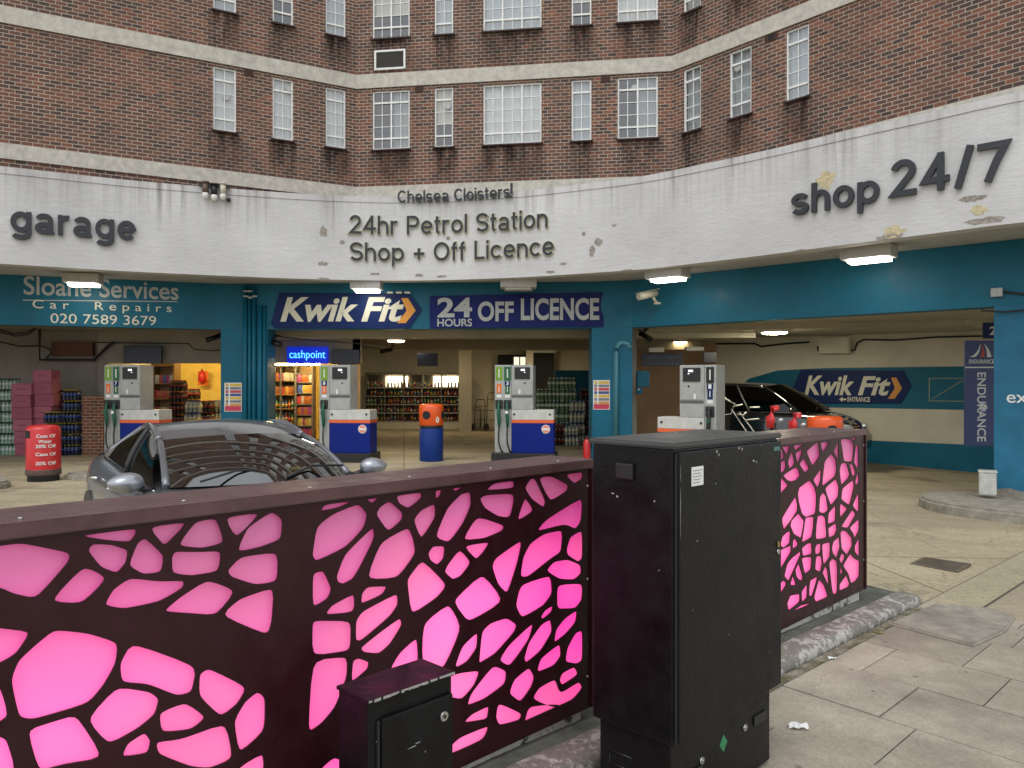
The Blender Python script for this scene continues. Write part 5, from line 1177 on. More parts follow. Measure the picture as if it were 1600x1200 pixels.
# snack racks of the shop opening and the bottle shelves behind
RD = 21.2; a_, b_ = pxx(462, RD), pxx(488, RD)
zr = [.15, .45, .75, 1.05, 1.35, 1.65, 1.9]
shelves('snack_rack', a_, b_, RD, .3, zr, 2.1, 'tall snack rack with bright packets in the lit shop opening', shm, 1, shw)
for z in zr[:-1]:
    for i in range(4): place_mesh('snack_packet', rng.choice(PM), (a_+.07+(b_-a_-.1)*(i+.4)/4, RD+.06, z+.001), R(rng.uniform(-15, 15)), 'bright snack packet on the tall rack in the shop opening', 'snack packet', 'snack packets on the tall rack')
RD = 22.0; a_, b_ = pxx(416, RD), pxx(461, RD); zr = [.1, .5, .9, 1.3, 1.7]
shelves('bottle_shelf', a_, b_, RD, .4, zr, 2.1, 'wide wooden shelf of bottles and bags inside the shop opening', shm, 2, shw, dcl=1)
for zi, z in enumerate(zr):
    for i in range(8 if zi < 3 else 5):
        if zi < 3: place_mesh('bottle', rng.choice(BM), (a_+.06+(b_-a_-.1)*(i+.4)/8, RD+.08, z+.001), 0, 'bottle on the wide wooden shelf inside the shop opening', 'bottle', 'bottles on the wide wooden shelf')
        else: place_mesh('snack_packet', rng.choice(PM), (a_+.1+(b_-a_-.15)*(i+.4)/5, RD+.08, z+.001), R(rng.uniform(-20, 20)), 'snack packet on the wide wooden shelf inside the shop opening', 'snack packet', 'snack packets on the wide shelf')
RD = 21.0; a_, b_ = pxx(238, RD), pxx(271, RD); zr = [.2, .75, 1.2, 1.62]
shelves('shop_shelf', a_, b_, RD, .4, zr, 2.08, 'wooden shop shelf with boxes right of the left pump', shw, 1)
for z in zr:
    for i in range(5): place_mesh('grocery_box', rng.choice(PM), (a_+.08+(b_-a_-.1)*(i+.4)/5, RD+.06, z+.001), 0, 'small grocery box on the wooden shelf right of the left pump', 'grocery box', 'grocery boxes on the shop shelf')
stack('cola', 279, 20.8, 6, 'dark bottles in the column next to the wooden shop shelf', 'bottle packs inside the shop opening', sc_=1.15); stack('clear', 303, 20.7, 4, 'clear bottles in the low column under the yellow wall', 'bottle packs inside the shop opening', sc_=1.2); stack('cola', 322, 20.9, 4, 'dark bottles in the low column near the pipes', 'bottle packs inside the shop opening', sc_=1.2); stack('clear', 337, 21.4, 4, 'clear bottles in the column half hidden by the pillar', 'bottle packs inside the shop opening', sc_=1.2)
stack('cola', 300, 22.6, 5, 'dark bottles in the pyramid before the yellow wall', 'bottle packs inside the shop opening', sc_=1.2)
D = 23.9; k = thing('wall_poster', 'orange and red poster on the yellow shop wall', 'poster', (pxx(317, D), D, 1.0))
mb = MB(); mb.span((pxx(309, D), D, pz(602, D)), (pxx(325, D), D+.02, pz(580, D))); mb.build('sheet', g_or, k); mb = MB(); mb.lathe([(.0, -.2), (.12, -.1), (.1, .1), (0, .3)], (pxx(317, D), D-.06, pz(590, D)), 10); mb.build('red_motif', rd, k)
# trolleys
def trolley(x, D, h, label):
    X0 = pxx(x, D); k = thing('sack_trolley', label, 'trolley', (X0, D, Fz(X0)), R(-20), 'sack trolleys at the back of the middle bay'); tm = mat('trolley_tube', (.16, .11, .07), .5, .5)
    mb = MB(); mb.tube([(-.2, 0, .12), (-.2, .1, h-.15), (-.14, .12, h), (.14, .12, h), (.2, .1, h-.15), (.2, 0, .12)], .018, 6)
    for z in (.4, .75, h-.25): mb.tube([(-.2, .03+z*.06, z), (.2, .03+z*.06, z)], .014, 6)
    mb.build('frame', tm, k, False); mb = MB(); mb.box((0, -.12, .05), (.42, .24, .02)); mb.build('toe_plate', tm, k, False)
    for s in (-1, 1): mb = MB(); mb.cyl((s*.24, .08, .13), (s*.3, .08, .13), .13, 14); mb.build('wheel', M['black'], k, False)
trolley(749, 28.3, 1.15, 'shorter sack trolley against the cream wall behind the pumps'); trolley(768, 28.0, 1.4, 'taller sack trolley just left of the pump with number 3')
# ------------------------------------------------------------------ cars
def lerp(a, b, t): return tuple(a[i]+(b[i]-a[i])*t for i in range(3))
def car(name, label, loc, rz, S, paint, trim, glassm, decals=None, mirror_m=None):
    k = thing(name, label, 'car', loc, rz)
    def arc(c, e, u): s = 1 if u >= 0 else -1; q = u*u; return (c[0]+(e[0]-c[0])*q, e[1]*u, c[2]+(e[2]-c[2])*q)
    def patch(b0, e0, b1, e1, bulge, n=16, m=8, inset=0, dz=0):
        rows = []
        for j in range(m+1):
            v = inset+(1-2*inset)*j/m; r = []
            for i in range(n+1):
                u = (-1+2*i/n)*(1-inset); p = lerp(arc(b0, e0, u), arc(b1, e1, u), v); bl = bulge*math.sin(math.pi*v)
                r.append((p[0]+bl*S['bx'], p[1], p[2]+bl+dz))
            rows.append(r)
        return rows
    cw, a0, hd, a1, rh, c1, rb, c0 = [S[q] for q in ('cowl', 'A0', 'head', 'A1', 'rhead', 'C1', 'rbase', 'C0')]
    S['bx'] = .45
    mb = MB(); mb.grid(patch(cw, a0, hd, a1, .035)); ws = mb.build('windscreen', glassm, k, False)
    S['bx'] = -.4
    mb = MB(); mb.grid(patch(rh, c1, rb, c0, .03)); mb.build('rear_window', glassm, k, False)
    S['bx'] = 0
    mb = MB(); mb.grid(patch(hd, a1, rh, c1, S['crown'], 16, 10)); mb.grid(patch(hd, a1, rh, c1, S['crown']*.6, 16, 6, 0, -.05)); mb.build('roof', paint, k, False)
    wb = S['wb']
    for s in (-1, 1):
        A0s = (a0[0]-.02, s*S['wb'], a0[2]-.03); C0s = (c0[0], s*(S['wb']-.02), c0[2]-.03); A1s = (a1[0], s*a1[1], a1[2]); C1s = (c1[0], s*c1[1], c1[2])
        def sp_(u, v):
            b = lerp(C0s, A0s, u); t = lerp(C1s, A1s, u); arch = math.sin(math.pi*u)*S['arch']
            p = lerp(b, t, v); bl = .03*math.sin(math.pi*v); return (p[0], p[1]+s*bl, p[2]+arch*v)
        mb = MB(); mb.grid([[sp_(u/20, v/6) for u in (range(21) if s < 0 else range(20, -1, -1))] for v in range(7)]); mb.build('side_window', glassm, k, False)
        # roof rail, pillars, chrome line
        mb = MB(); mb.tube([tuple(x_+q for x_, q in zip(lerp(a0, a1, t), (-.01+.02*math.sin(math.pi*t), 0, .025*math.sin(math.pi*t)))) if s > 0 else tuple(x_+q for x_, q in zip(lerp((a0[0], -a0[1], a0[2]), (a1[0], -a1[1], a1[2]), t), (-.01+.02*math.sin(math.pi*t), 0, .025*math.sin(math.pi*t)))) for t in [i/8 for i in range(9)]], [.030-.004*i/8 for i in range(9)], 10)
        mb.tube([sp_(1-i/14, 1) for i in range(15)], .026, 10)
        cc = [(c1[0], s*c1[1], c1[2]), (c0[0]+.08, s*(c0[1]+.02), c0[2])]
        mb.tube([lerp(cc[0], cc[1], i/6) for i in range(7)], [.026+.05*i/6 for i in range(7)], 10); mb.build('pillar', paint, k, False)
        ub = S['bp']; mb = MB(); mb.tube([tuple(np_+ (s*.004 if i_ == 1 else 0) for i_, np_ in enumerate(sp_(ub, v/6))) for v in range(7)], .028, 8); mb.build('door_pillar', M['black'], k, False)
        mb = MB(); mb.tube([sp_(u/20, 0) for u in range(21)], .014, 8); mb.tube([tuple(q+(s*.02 if i_ == 1 else (-.028 if i_ == 2 else 0)) for i_, q in enumerate(sp_(u/20, 1))) for u in range(21)], .009, 8); mb.build('window_trim', trim, k, False)
        # mirror
        mx, my, mz = S['mir']
        b2 = bmesh.new(); bmesh.ops.create_uvsphere(b2, u_segments=20, v_segments=12, radius=1)
        for v in b2.verts:
            x, y, z = v.co; x = x*.10 if x > 0 else x*.04; v.co = (x, y*.125, z*.075*(1-.15*y*s))
        bmesh.ops.translate(b2, verts=b2.verts, vec=(mx, s*my, mz)); mb = MB(); mb.merge(b2, True); mo = mb.build('door_mirror', mirror_m or paint, k, False)
        mb = MB(); mb.tube([(mx, s*(my-.09), mz-.04), (mx+.0, s*(wb-.01), mz-.07)], .028, 8); mb.build('mirror_stalk', M['black'], mo, False)
        # handle
        for hx in S['handles']: mb = MB(); mb.tube([(hx, s*(S['half']-.015), S['hz']), (hx+.05, s*(S['half']+.022), S['hz']+.01), (hx+.16, s*(S['half']+.022), S['hz']+.015), (hx+.2, s*(S['half']-.015), S['hz']+.01)], .014, 8); mb.build('door_handle', trim, k, False)
    # lower body: sections from tail to nose
    rows = []
    for (x, hw, zt, zs, zb) in S['secs']:
        pts = []
        half = [(hw*.86, zb), (hw*.97, zb+.08), (hw*1.0, zb+.28), (hw*.985, (zb+zt)/2+.16), (hw*.955, zs), (hw*.88, zs+(zt-zs)*.55), (hw*.6, zt-.012), (hw*.3, zt), (0, zt+.006)]
        rows.append([(x, -y, z) for y, z in half]+[(x, y, z) for y, z in half[::-1][1:]])
    b2 = bmesh.new(); V = [[b2.verts.new(p) for p in r] for r in rows]
    for i in range(len(V)-1):
        for j in range(len(V[0])-1): b2.faces.new([V[i][j], V[i][j+1], V[i+1][j+1], V[i+1][j]])
        b2.faces.new([V[i][-1], V[i][0], V[i+1][0], V[i+1][-1]])
    b2.faces.new(V[0]); b2.faces.new(V[-1][::-1]); bmesh.ops.recalc_face_normals(b2, faces=b2.faces)
    mb = MB(); mb.merge(b2, True); bo = mb.build('body', paint, k, False)
    sd = bo.modifiers.new('smooth', 'SUBSURF'); sd.levels = 2; sd.render_levels = 2
    for wx in S['wheels']:
        for s in (-1, 1):
            y = s*(S['half']-.11); mb = MB(); r_ = S['wr']
            mb.lathe([(r_*.62, -.1), (r_*.95, -.1), (r_, -.05), (r_, .05), (r_*.95, .1), (r_*.62, .1)], (wx, y, r_), 28, M=Matrix.Rotation(R(90), 4, 'X')); wo_ = mb.build('wheel', mat('tyre', (.015, .015, .015), .8), k, False)
            mb = MB(); mb.lathe([(0, -.085), (r_*.2, -.1), (r_*.6, -.07), (r_*.63, -.1), (r_*.63, .1), (r_*.6, .07), (r_*.2, .1), (0, .085)], (wx, y, r_), 20, M=Matrix.Rotation(R(90), 4, 'X')); mb.build('rim', M['steel'], wo_, False)
            mb = MB(); mb.lathe([(r_*1.16, -.02), (r_*1.16, .02)], (wx, s*(S['half']-.012), r_), 28, M=Matrix.Rotation(R(90), 4, 'X')); mb.build('wheel_arch', M['black'], k, False)
    for s in (-1, 1):
        b2 = bmesh.new(); bmesh.ops.create_uvsphere(b2, u_segments=16, v_segments=10, radius=1); hx, hy, hz_ = S['lamp']
        for v in b2.verts: v.co = (v.co.x*.13+hx-.1*v.co.y*s, v.co.y*.2+s*hy, v.co.z*.075+hz_)
        mb = MB(); mb.merge(b2, True); mb.build('headlight', mat('headlamp', (.6, .62, .65), .08, .3, coat=1), k, False)
    # cabin: seats, dashboard, wheel
    sm = mat('seat_fabric', (.035, .03, .03), .8)
    for s in (-1, 1):
        b2 = MB(); b2.box((-.35, s*.38, S['hz']-.1), (.14, .46, .62), ry=R(-12), bev=.05); b2.box((-.42, s*.38, S['hz']+.3), (.1, .24, .18), ry=R(-10), bev=.04); b2.box((-.1, s*.38, S['hz']-.4), (.5, .48, .14), bev=.04); b2.build('seat', sm, k, False)
    mb = MB(); mb.box((S['cowl'][0]-.38, 0, S['cowl'][2]-.14), (.5, 1.4, .16), bev=.04); mb.build('dashboard', sm, k, False)
    mb = MB(); c = Vector((S['cowl'][0]-.68, -.37, S['cowl'][2]-.12)); mb.tube([c+Vector((.07*math.sin(t), .18*math.cos(t), .17*math.sin(t))) for t in [2*math.pi*i/20 for i in range(20)]], .015, 6, True); mb.build('steering_wheel', M['black'], k, False)
    mb = MB(); mb.box((S['head'][0]+.1, 0, S['head'][2]-.09), (.04, .22, .07), bev=.015); mb.build('interior_mirror', M['black'], k, False)
    for y0, tl in ((-.55, .55), (.05, .52)):
        mb = MB(); mb.tube([(cw[0]-.02-.2*(abs(y0)), y0, cw[2]+.03), (cw[0]-.2, y0+tl*.5, cw[2]+.085), (cw[0]-.18, y0+tl, cw[2]+.075)], .009, 6); mb.build('wiper', M['black'], k, False)
    if S.get('visor'):
        mb = MB(); mb.grid(patch(lerp(cw, hd, .05), lerp(a0, a1, .05), lerp(cw, hd, .1), lerp(a0, a1, .1), 0, 6, 2)); mb.build('tax_disc', M['dark'], k, False)
    return k
grey = mat('gunmetal_paint', (.15, .157, .175), .32, .45, coat=.9, var=.05, vs=1.5); chrome = mat('chrome', (.7, .7, .72), .1, 1)
cgl = glass('car_glass', (.06, .07, .068), 3.0, .01); cgl2 = glass('black_car_glass', (.05, .055, .055), 1.6, .01)
SAL = dict(cowl=(1.16, 0, .985), A0=(.76, .72, .955), head=(.26, 0, 1.30), A1=(-.02, .61, 1.255), rhead=(-1.0, 0, 1.37), C1=(-.98, .56, 1.315), rbase=(-1.85, 0, 1.08), C0=(-1.7, .70, 1.03), crown=.055, wb=.80, arch=.065, bp=.52,
           mir=(.68, .98, 1.0), handles=(-.25, -1.15), half=.955, hz=.86, wheels=(-1.42, 1.42), wr=.33, lamp=(2.12, .62, .68),
           secs=[(-2.36, .72, .80, .70, .38), (-2.3, .85, .98, .88, .3), (-2.1, .91, 1.05, .94, .25), (-1.6, .96, 1.02, .95, .22), (-.8, .965, .97, .93, .2), (.2, .965, .96, .92, .2), (.8, .96, .965, .91, .2), (1.2, .945, .955, .88, .2), (1.7, .91, .90, .82, .2), (2.1, .87, .80, .72, .22), (2.33, .78, .66, .58, .28), (2.4, .66, .56, .5, .34)], visor=1)
car('parked_car', 'dark grey saloon car parked facing the street behind the pink screen', (-2.41, 6.70, -.12), R(-54), SAL, grey, chrome, cgl, mirror_m=mat('mirror_silver', (.34, .35, .38), .3, .6, coat=.6))
blk = mat('black_car_paint', (.006, .006, .007), .12, .0, coat=1, spec=.6)
MPV = dict(cowl=(1.45, 0, 1.24), A0=(1.0, .80, 1.22), head=(.3, 0, 1.88), A1=(.1, .66, 1.82), rhead=(-1.8, 0, 1.90), C1=(-1.8, .64, 1.83), rbase=(-2.1, 0, 1.25), C0=(-2.05, .80, 1.22), crown=.03, wb=.87, arch=.05, bp=.62,
           mir=(.95, 1.05, 1.27), handles=(.1, -1.0), half=.96, hz=.98, wheels=(-1.4, 1.4), wr=.34, lamp=(2.0, .64, .88),
           secs=[(-2.22, .80, 1.1, 1.0, .36), (-2.18, .90, 1.23, 1.14, .28), (-1.8, .93, 1.25, 1.18, .22), (-.8, .94, 1.23, 1.17, .2), (.4, .94, 1.22, 1.16, .2), (.95, .935, 1.22, 1.14, .2), (1.4, .93, 1.22, 1.1, .2), (1.75, .91, 1.12, 1.0, .2), (2.0, .86, .98, .88, .22), (2.18, .78, .78, .68, .28), (2.24, .66, .64, .56, .34)])
BD_ = 15.2; bx, by = 6.55, 19.4
mk = car('people_carrier', 'black people carrier with white line graphics parked in the right bay', (bx, by, Fz(6.5)), R(-42), MPV, blk, M['black'], cgl2)
# white line graphics on its side
wlm = mat('white_vinyl', (.55, .55, .55), .4)
def side_pt(x, z):
    z += .14; y = .955 if z < 1.2 else .955-(z-1.2)*.36
    return (x, -y, z)
mb = MB()
for P2 in ([(-1.35, 1.6), (-1.95, 1.45), (-1.9, 1.15), (-1.7, .95), (-1.55, 1.0), (-1.62, 1.3), (-1.4, 1.45), (-.95, 1.5), (-1.35, 1.6)], [(-.95, 1.5), (-.75, 1.32), (-.55, 1.25), (-.62, 1.0), (-1.2, .9), (-1.55, 1.0)], [(-.62, 1.12), (-.2, .55), (-.05, .35)], [(-.4, 1.05), (.0, .55), (.12, .35)]):
    mb.tube([side_pt(*q) for q in P2], .012, 5)
mb.build('line_graphic', wlm, mk, False)
mb = MB()
for P2 in ([(-.95, 1.42), (-.7, 1.32)], [(-.6, 1.18), (-.35, 1.24)], [(-.15, 1.17), (.1, 1.18)], [(-.45, 1.0), (-.3, .98), (-.22, 1.05)], [(-1.15, .88), (-.85, .86)], [(-.25, .86), (.1, .9)]): mb.tube([side_pt(*q) for q in P2], .018, 5)
mb.build('line_graphic', M['white'], mk, False)

# ------------------------------------------------------------------ pink backlit screens
FO = 3.2                                # the front face stands on Y = X + FO
def fpt(x, y):                          # photo pixel -> (s along the screen, z)
    u = (x-800)/FPX; D = FO/(1-u); X_ = u*D; return (X_*math.sqrt(2), CAM_Z-(y-600)/FPX*D)
def fw(s, z, off=0):                    # off = towards the street
    q = E1*s+Vector((0, FO))+E2*off; return Vector((q.x, q.y, z))
CELLA = [[(-260, 440), (-120, 345), (0, 358), (80, 350), (255, 395), (255, 425), (135, 562), (55, 545), (0, 520), (-150, 520)], [(305, 322), (510, 297), (508, 325), (488, 352), (400, 345)], [(562, 290), (705, 272), (628, 358), (612, 360)], [(670, 365), (735, 278), (812, 258), (842, 355), (760, 375)], [(845, 255), (980, 238), (888, 338)], [(892, 388), (930, 300), (1020, 240), (1060, 270), (1055, 342), (980, 370)], [(333, 385), (350, 362), (420, 365), (480, 385), (472, 430), (440, 468), (380, 445)], [(485, 440), (518, 358), (545, 340), (615, 405), (605, 465), (540, 472)], [(648, 410), (660, 390), (740, 392), (828, 388), (820, 462), (720, 478), (650, 468)], [(857, 460), (905, 410), (1042, 393), (1040, 500), (960, 512), (870, 482)], [(192, 575), (315, 445), (402, 490), (310, 582)], [(397, 588), (430, 530), (490, 490), (590, 502), (688, 500), (685, 525), (600, 575), (470, 602)], [(618, 612), (680, 560), (778, 497), (883, 538), (812, 626), (700, 618)], [(835, 628), (900, 568), (1028, 525), (1020, 650), (1005, 700)], [(-200, 700), (-60, 672), (0, 678), (112, 692), (60, 770), (0, 806), (-120, 830)], [(78, 1005), (48, 870), (75, 800), (140, 740), (205, 687), (330, 700), (438, 735), (430, 810), (385, 890), (330, 955), (130, 1014)], [(497, 735), (735, 822), (718, 915), (665, 928), (560, 885), (462, 878), (455, 810)], [(750, 930), (752, 850), (785, 830), (925, 900), (890, 960), (830, 1006)], [(880, 1025), (920, 955), (965, 918), (995, 940), (993, 1060), (900, 1143)], [(332, 1018), (440, 900), (560, 918), (595, 945), (580, 1000), (520, 1050), (412, 1110)], [(600, 995), (695, 957), (772, 1012), (720, 1055), (610, 1066)], [(107, 1060), (200, 1030), (285, 1005), (385, 1162), (240, 1185), (150, 1210)], [(460, 1158), (480, 1110), (542, 1070), (565, 1100), (555, 1145)], [(590, 1105), (680, 1095), (845, 1035), (872, 1165), (790, 1200), (720, 1195), (600, 1148)], [(890, 1205), (990, 1145), (988, 1260), (900, 1300)], [(-120, 1080), (0, 1085), (25, 1100), (50, 1180), (55, 1260), (0, 1300)], [(120, 1260), (380, 1215), (420, 1330), (150, 1390)], [(450, 1210), (700, 1240), (820, 1330), (460, 1360)], [(-220, 880), (-90, 860), (0, 900), (30, 1010), (-60, 1050), (-240, 1010)]]
CELLB = [[(125, 236), (140, 208), (240, 192), (195, 222)], [(298, 190), (342, 181), (318, 208)], [(408, 178), (500, 160), (502, 188), (455, 226), (420, 208)], [(555, 155), (578, 150), (572, 180), (556, 190)], [(620, 145), (655, 138), (628, 163)], [(95, 400), (112, 295), (170, 250), (265, 212), (298, 250), (285, 300), (220, 370), (110, 422)], [(333, 250), (345, 225), (382, 200), (432, 245), (428, 270), (378, 313)], [(473, 270), (500, 235), (552, 210), (555, 260), (502, 342)], [(555, 332), (600, 225), (650, 175), (685, 168), (688, 215), (660, 280), (608, 352)], [(745, 158), (775, 130), (848, 115), (850, 150)], [(722, 190), (745, 178), (853, 172), (835, 260), (790, 255), (740, 225)], [(860, 275), (890, 185), (925, 235)], [(890, 150), (912, 115), (930, 118), (968, 200), (960, 222), (915, 190)], [(942, 105), (990, 95), (1052, 140), (1048, 160), (985, 200)], [(1043, 100), (1112, 83), (1108, 115), (1075, 133)], [(185, 480), (215, 400), (320, 298), (325, 340), (270, 450), (245, 490), (210, 508), (190, 500)], [(298, 490), (350, 355), (452, 300), (470, 340), (480, 395), (415, 485)], [(528, 395), (545, 370), (590, 370), (585, 415), (562, 438), (535, 420)], [(658, 345), (710, 258), (812, 292), (805, 310), (740, 338)], [(590, 465), (600, 440), (645, 382), (688, 430), (650, 480), (620, 492)], [(662, 368), (758, 354), (735, 390), (708, 418)], [(936, 312), (970, 270), (1110, 185), (1100, 275), (1080, 303), (1040, 285)], [(875, 480), (885, 410), (910, 360), (960, 325), (1030, 310), (1025, 390), (990, 412), (905, 480)], [(1047, 380), (1060, 335), (1116, 308), (1116, 410), (1090, 426), (1050, 400)], [(768, 445), (780, 415), (880, 345), (862, 430), (825, 545), (790, 510)], [(95, 472), (135, 463), (165, 530), (150, 565), (95, 597)], [(450, 500), (460, 480), (505, 422), (597, 515), (560, 560), (465, 624)], [(627, 570), (730, 473), (810, 575), (680, 652), (640, 600)], [(857, 590), (875, 515), (985, 480), (992, 545), (960, 590), (880, 636)], [(972, 460), (1000, 428), (1050, 420), (1098, 440), (1100, 470), (1075, 493), (1020, 490)], [(1012, 590), (1012, 515), (1118, 507), (1103, 570), (1080, 600), (1020, 602)], [(143, 625), (165, 592), (250, 547), (250, 615)], [(276, 585), (280, 545), (300, 522), (373, 520), (355, 550)], [(258, 720), (258, 650), (280, 615), (410, 547), (412, 590), (385, 630), (280, 720)], [(95, 655), (120, 650), (237, 652), (235, 740), (225, 760), (95, 778)], [(275, 750), (350, 690), (420, 640), (428, 665), (385, 735), (345, 770), (290, 765)], [(382, 836), (420, 770), (485, 712), (490, 800), (470, 830)], [(510, 660), (605, 587), (652, 675), (585, 830), (505, 810)], [(630, 815), (655, 745), (712, 692), (710, 750), (675, 800), (640, 820)], [(720, 800), (730, 690), (760, 660), (820, 640), (858, 665), (850, 690), (780, 770), (725, 803)], [(795, 795), (830, 740), (922, 655), (905, 720), (835, 818)], [(888, 790), (905, 730), (950, 665), (985, 645), (992, 690), (950, 760), (898, 803)], [(950, 635), (965, 610), (995, 592), (990, 615), (960, 640)], [(1000, 730), (1008, 680), (1040, 640), (1085, 610), (1080, 655), (1040, 700)], [(1042, 800), (1050, 750), (1080, 695), (1120, 682), (1120, 790), (1085, 808)], [(78, 1065), (95, 800), (222, 787), (222, 860), (180, 970), (130, 1030)], [(240, 880), (245, 800), (265, 790), (305, 805), (300, 830)], [(560, 870), (650, 845), (720, 837), (700, 890), (655, 942), (600, 930)], [(675, 965), (690, 920), (770, 818), (820, 840), (815, 885), (740, 940)], [(832, 920), (850, 870), (905, 825), (925, 860), (915, 895), (875, 952)], [(938, 830), (950, 790), (1020, 735), (1025, 780), (1000, 815), (945, 838)], [(1020, 870), (1030, 845), (1075, 822), (1090, 850), (1030, 890)], [(920, 940), (945, 900), (1005, 868), (1022, 922), (1090, 878), (1105, 900), (1070, 965), (1000, 975)], [(662, 1030), (690, 1000), (755, 968), (750, 1010), (740, 1018)], [(782, 1010), (790, 958), (878, 998), (870, 1020), (795, 1040)], [(890, 1030), (905, 970), (1030, 990), (905, 1047)], [(600, 1172), (620, 1110), (650, 1085), (755, 1042), (735, 1110)], [(750, 1115), (780, 1080), (860, 1050), (855, 1075)], [(100, 1260), (130, 1200), (175, 1162), (230, 1190), (220, 1290)], [(250, 930), (400, 900), (480, 1000), (300, 1050)], [(320, 1090), (480, 1040), (560, 1120), (380, 1200)]]
C1_ = [[(50, 200), (85, 215), (118, 320), (105, 350), (50, 378)], [(97, 190), (187, 185), (155, 305), (130, 270)], [(232, 185), (345, 168), (250, 252)], [(382, 265), (500, 150), (515, 160), (537, 310), (455, 430)], [(548, 165), (635, 155), (632, 190), (585, 262), (565, 250)], [(165, 380), (210, 262), (243, 400), (215, 440), (180, 460)], [(252, 290), (325, 240), (327, 290), (278, 400)], [(300, 415), (350, 348), (412, 465), (365, 510)], [(50, 410), (130, 372), (135, 450), (120, 490), (50, 530)], [(113, 550), (150, 520), (250, 455), (285, 490), (300, 548), (260, 595), (210, 613), (160, 600)], [(50, 555), (115, 610), (165, 665), (50, 780)], [(702, 262), (755, 145), (752, 362)], [(785, 110), (830, 100), (890, 130), (932, 170), (915, 375), (820, 370), (800, 220)], [(905, 100), (958, 95), (955, 130), (935, 133)], [(938, 390), (960, 180), (990, 210), (985, 470)], [(570, 640), (575, 560), (595, 390), (668, 300), (720, 370), (728, 470), (715, 550), (578, 658)], [(770, 490), (785, 420), (810, 407), (850, 412), (882, 530), (870, 570), (790, 655)], [(885, 410), (925, 430), (950, 500), (950, 530), (920, 555)], [(460, 600), (550, 470), (545, 600), (515, 690)], [(285, 770), (300, 700), (415, 615), (470, 690), (492, 770), (488, 900), (480, 985), (375, 1025), (330, 985), (295, 850)], [(600, 700), (725, 593), (757, 680), (750, 790), (668, 893)], [(790, 820), (805, 700), (925, 605), (935, 680), (885, 890)], [(950, 620), (985, 500), (990, 620), (965, 660)], [(95, 1050), (250, 800), (272, 900), (270, 965), (200, 1070), (120, 1175)], [(530, 960), (540, 800), (575, 755), (610, 800), (633, 950), (590, 980), (550, 978)], [(632, 1110), (640, 990), (720, 900), (718, 1080)], [(775, 1040), (775, 875), (860, 940)], [(920, 900), (990, 750), (990, 980)], [(790, 1145), (915, 955), (955, 1005), (870, 1155)]]
C2_ = [[(835, 35), (935, -60), (935, 60), (890, 145), (870, 85)], [(185, 10), (195, -40), (268, -118), (329, -38), (320, 20), (298, 140), (220, 95)], [(348, -71), (437, -80), (430, 40), (415, 130), (310, 190), (330, 60)], [(484, -90), (527, -97), (564, -75), (580, 135), (462, 152), (470, 0)], [(598, 40), (682, -14), (692, 50), (670, 110), (610, 138)], [(72, 225), (95, 130), (150, 82), (178, 85), (172, 200), (110, 248)], [(207, 260), (210, 180), (230, 152), (265, 215), (240, 245)], [(735, 90), (755, 70), (800, 80), (855, 150), (858, 230), (805, 325), (745, 255)], [(640, 260), (655, 190), (715, 138), (725, 250), (690, 362), (650, 310)], [(890, 240), (936, 145), (938, 350), (895, 300)], [(310, 260), (370, 210), (412, 208), (416, 318), (322, 340)], [(455, 260), (470, 222), (515, 212), (510, 300), (490, 320), (458, 318)], [(530, 220), (618, 200), (615, 350), (570, 415), (545, 425)], [(58, 290), (185, 235), (185, 300), (130, 390), (58, 510)], [(118, 560), (150, 430), (200, 370), (285, 302), (290, 335), (215, 500), (165, 612)], [(238, 500), (272, 428), (315, 570), (310, 605), (280, 605), (250, 570)], [(308, 375), (350, 362), (415, 365), (405, 490), (340, 535)], [(455, 490), (465, 360), (490, 347), (518, 355), (530, 430), (512, 512)], [(722, 380), (745, 315), (778, 340), (775, 375), (745, 430)], [(765, 455), (840, 328), (890, 385), (938, 405), (935, 560), (900, 610), (850, 638), (820, 530)], [(535, 530), (570, 455), (592, 520), (603, 670)], [(610, 430), (640, 385), (690, 410), (700, 500), (695, 740), (655, 760), (640, 700)], [(730, 460), (758, 520), (733, 555)], [(725, 660), (795, 560), (830, 650), (820, 680), (725, 725)], [(180, 660), (208, 560), (238, 650), (235, 665)], [(60, 660), (100, 620), (130, 640), (130, 670), (60, 770)], [(390, 720), (400, 620), (470, 578), (475, 600), (420, 780), (390, 775)], [(445, 800), (495, 610), (550, 670), (592, 790), (465, 845)], [(305, 740), (365, 655), (362, 800), (310, 852)], [(148, 870), (180, 785), (280, 768), (280, 850), (165, 942)], [(220, 945), (300, 890), (400, 868), (330, 905)]]
cellsA = [[fpt(x/2.4, 700+y/2.4) for x, y in c] for c in CELLA]
cellsB = [[fpt(450+x/2.4, 700+y/2.4) for x, y in c] for c in CELLB]
cellsC = [[fpt(1210+x/7.5, 670+y/7.5) for x, y in c] for c in C1_]+[[fpt(1210+x/7.06, 820+y/7.06) for x, y in c] for c in C2_]
FT = 1.25
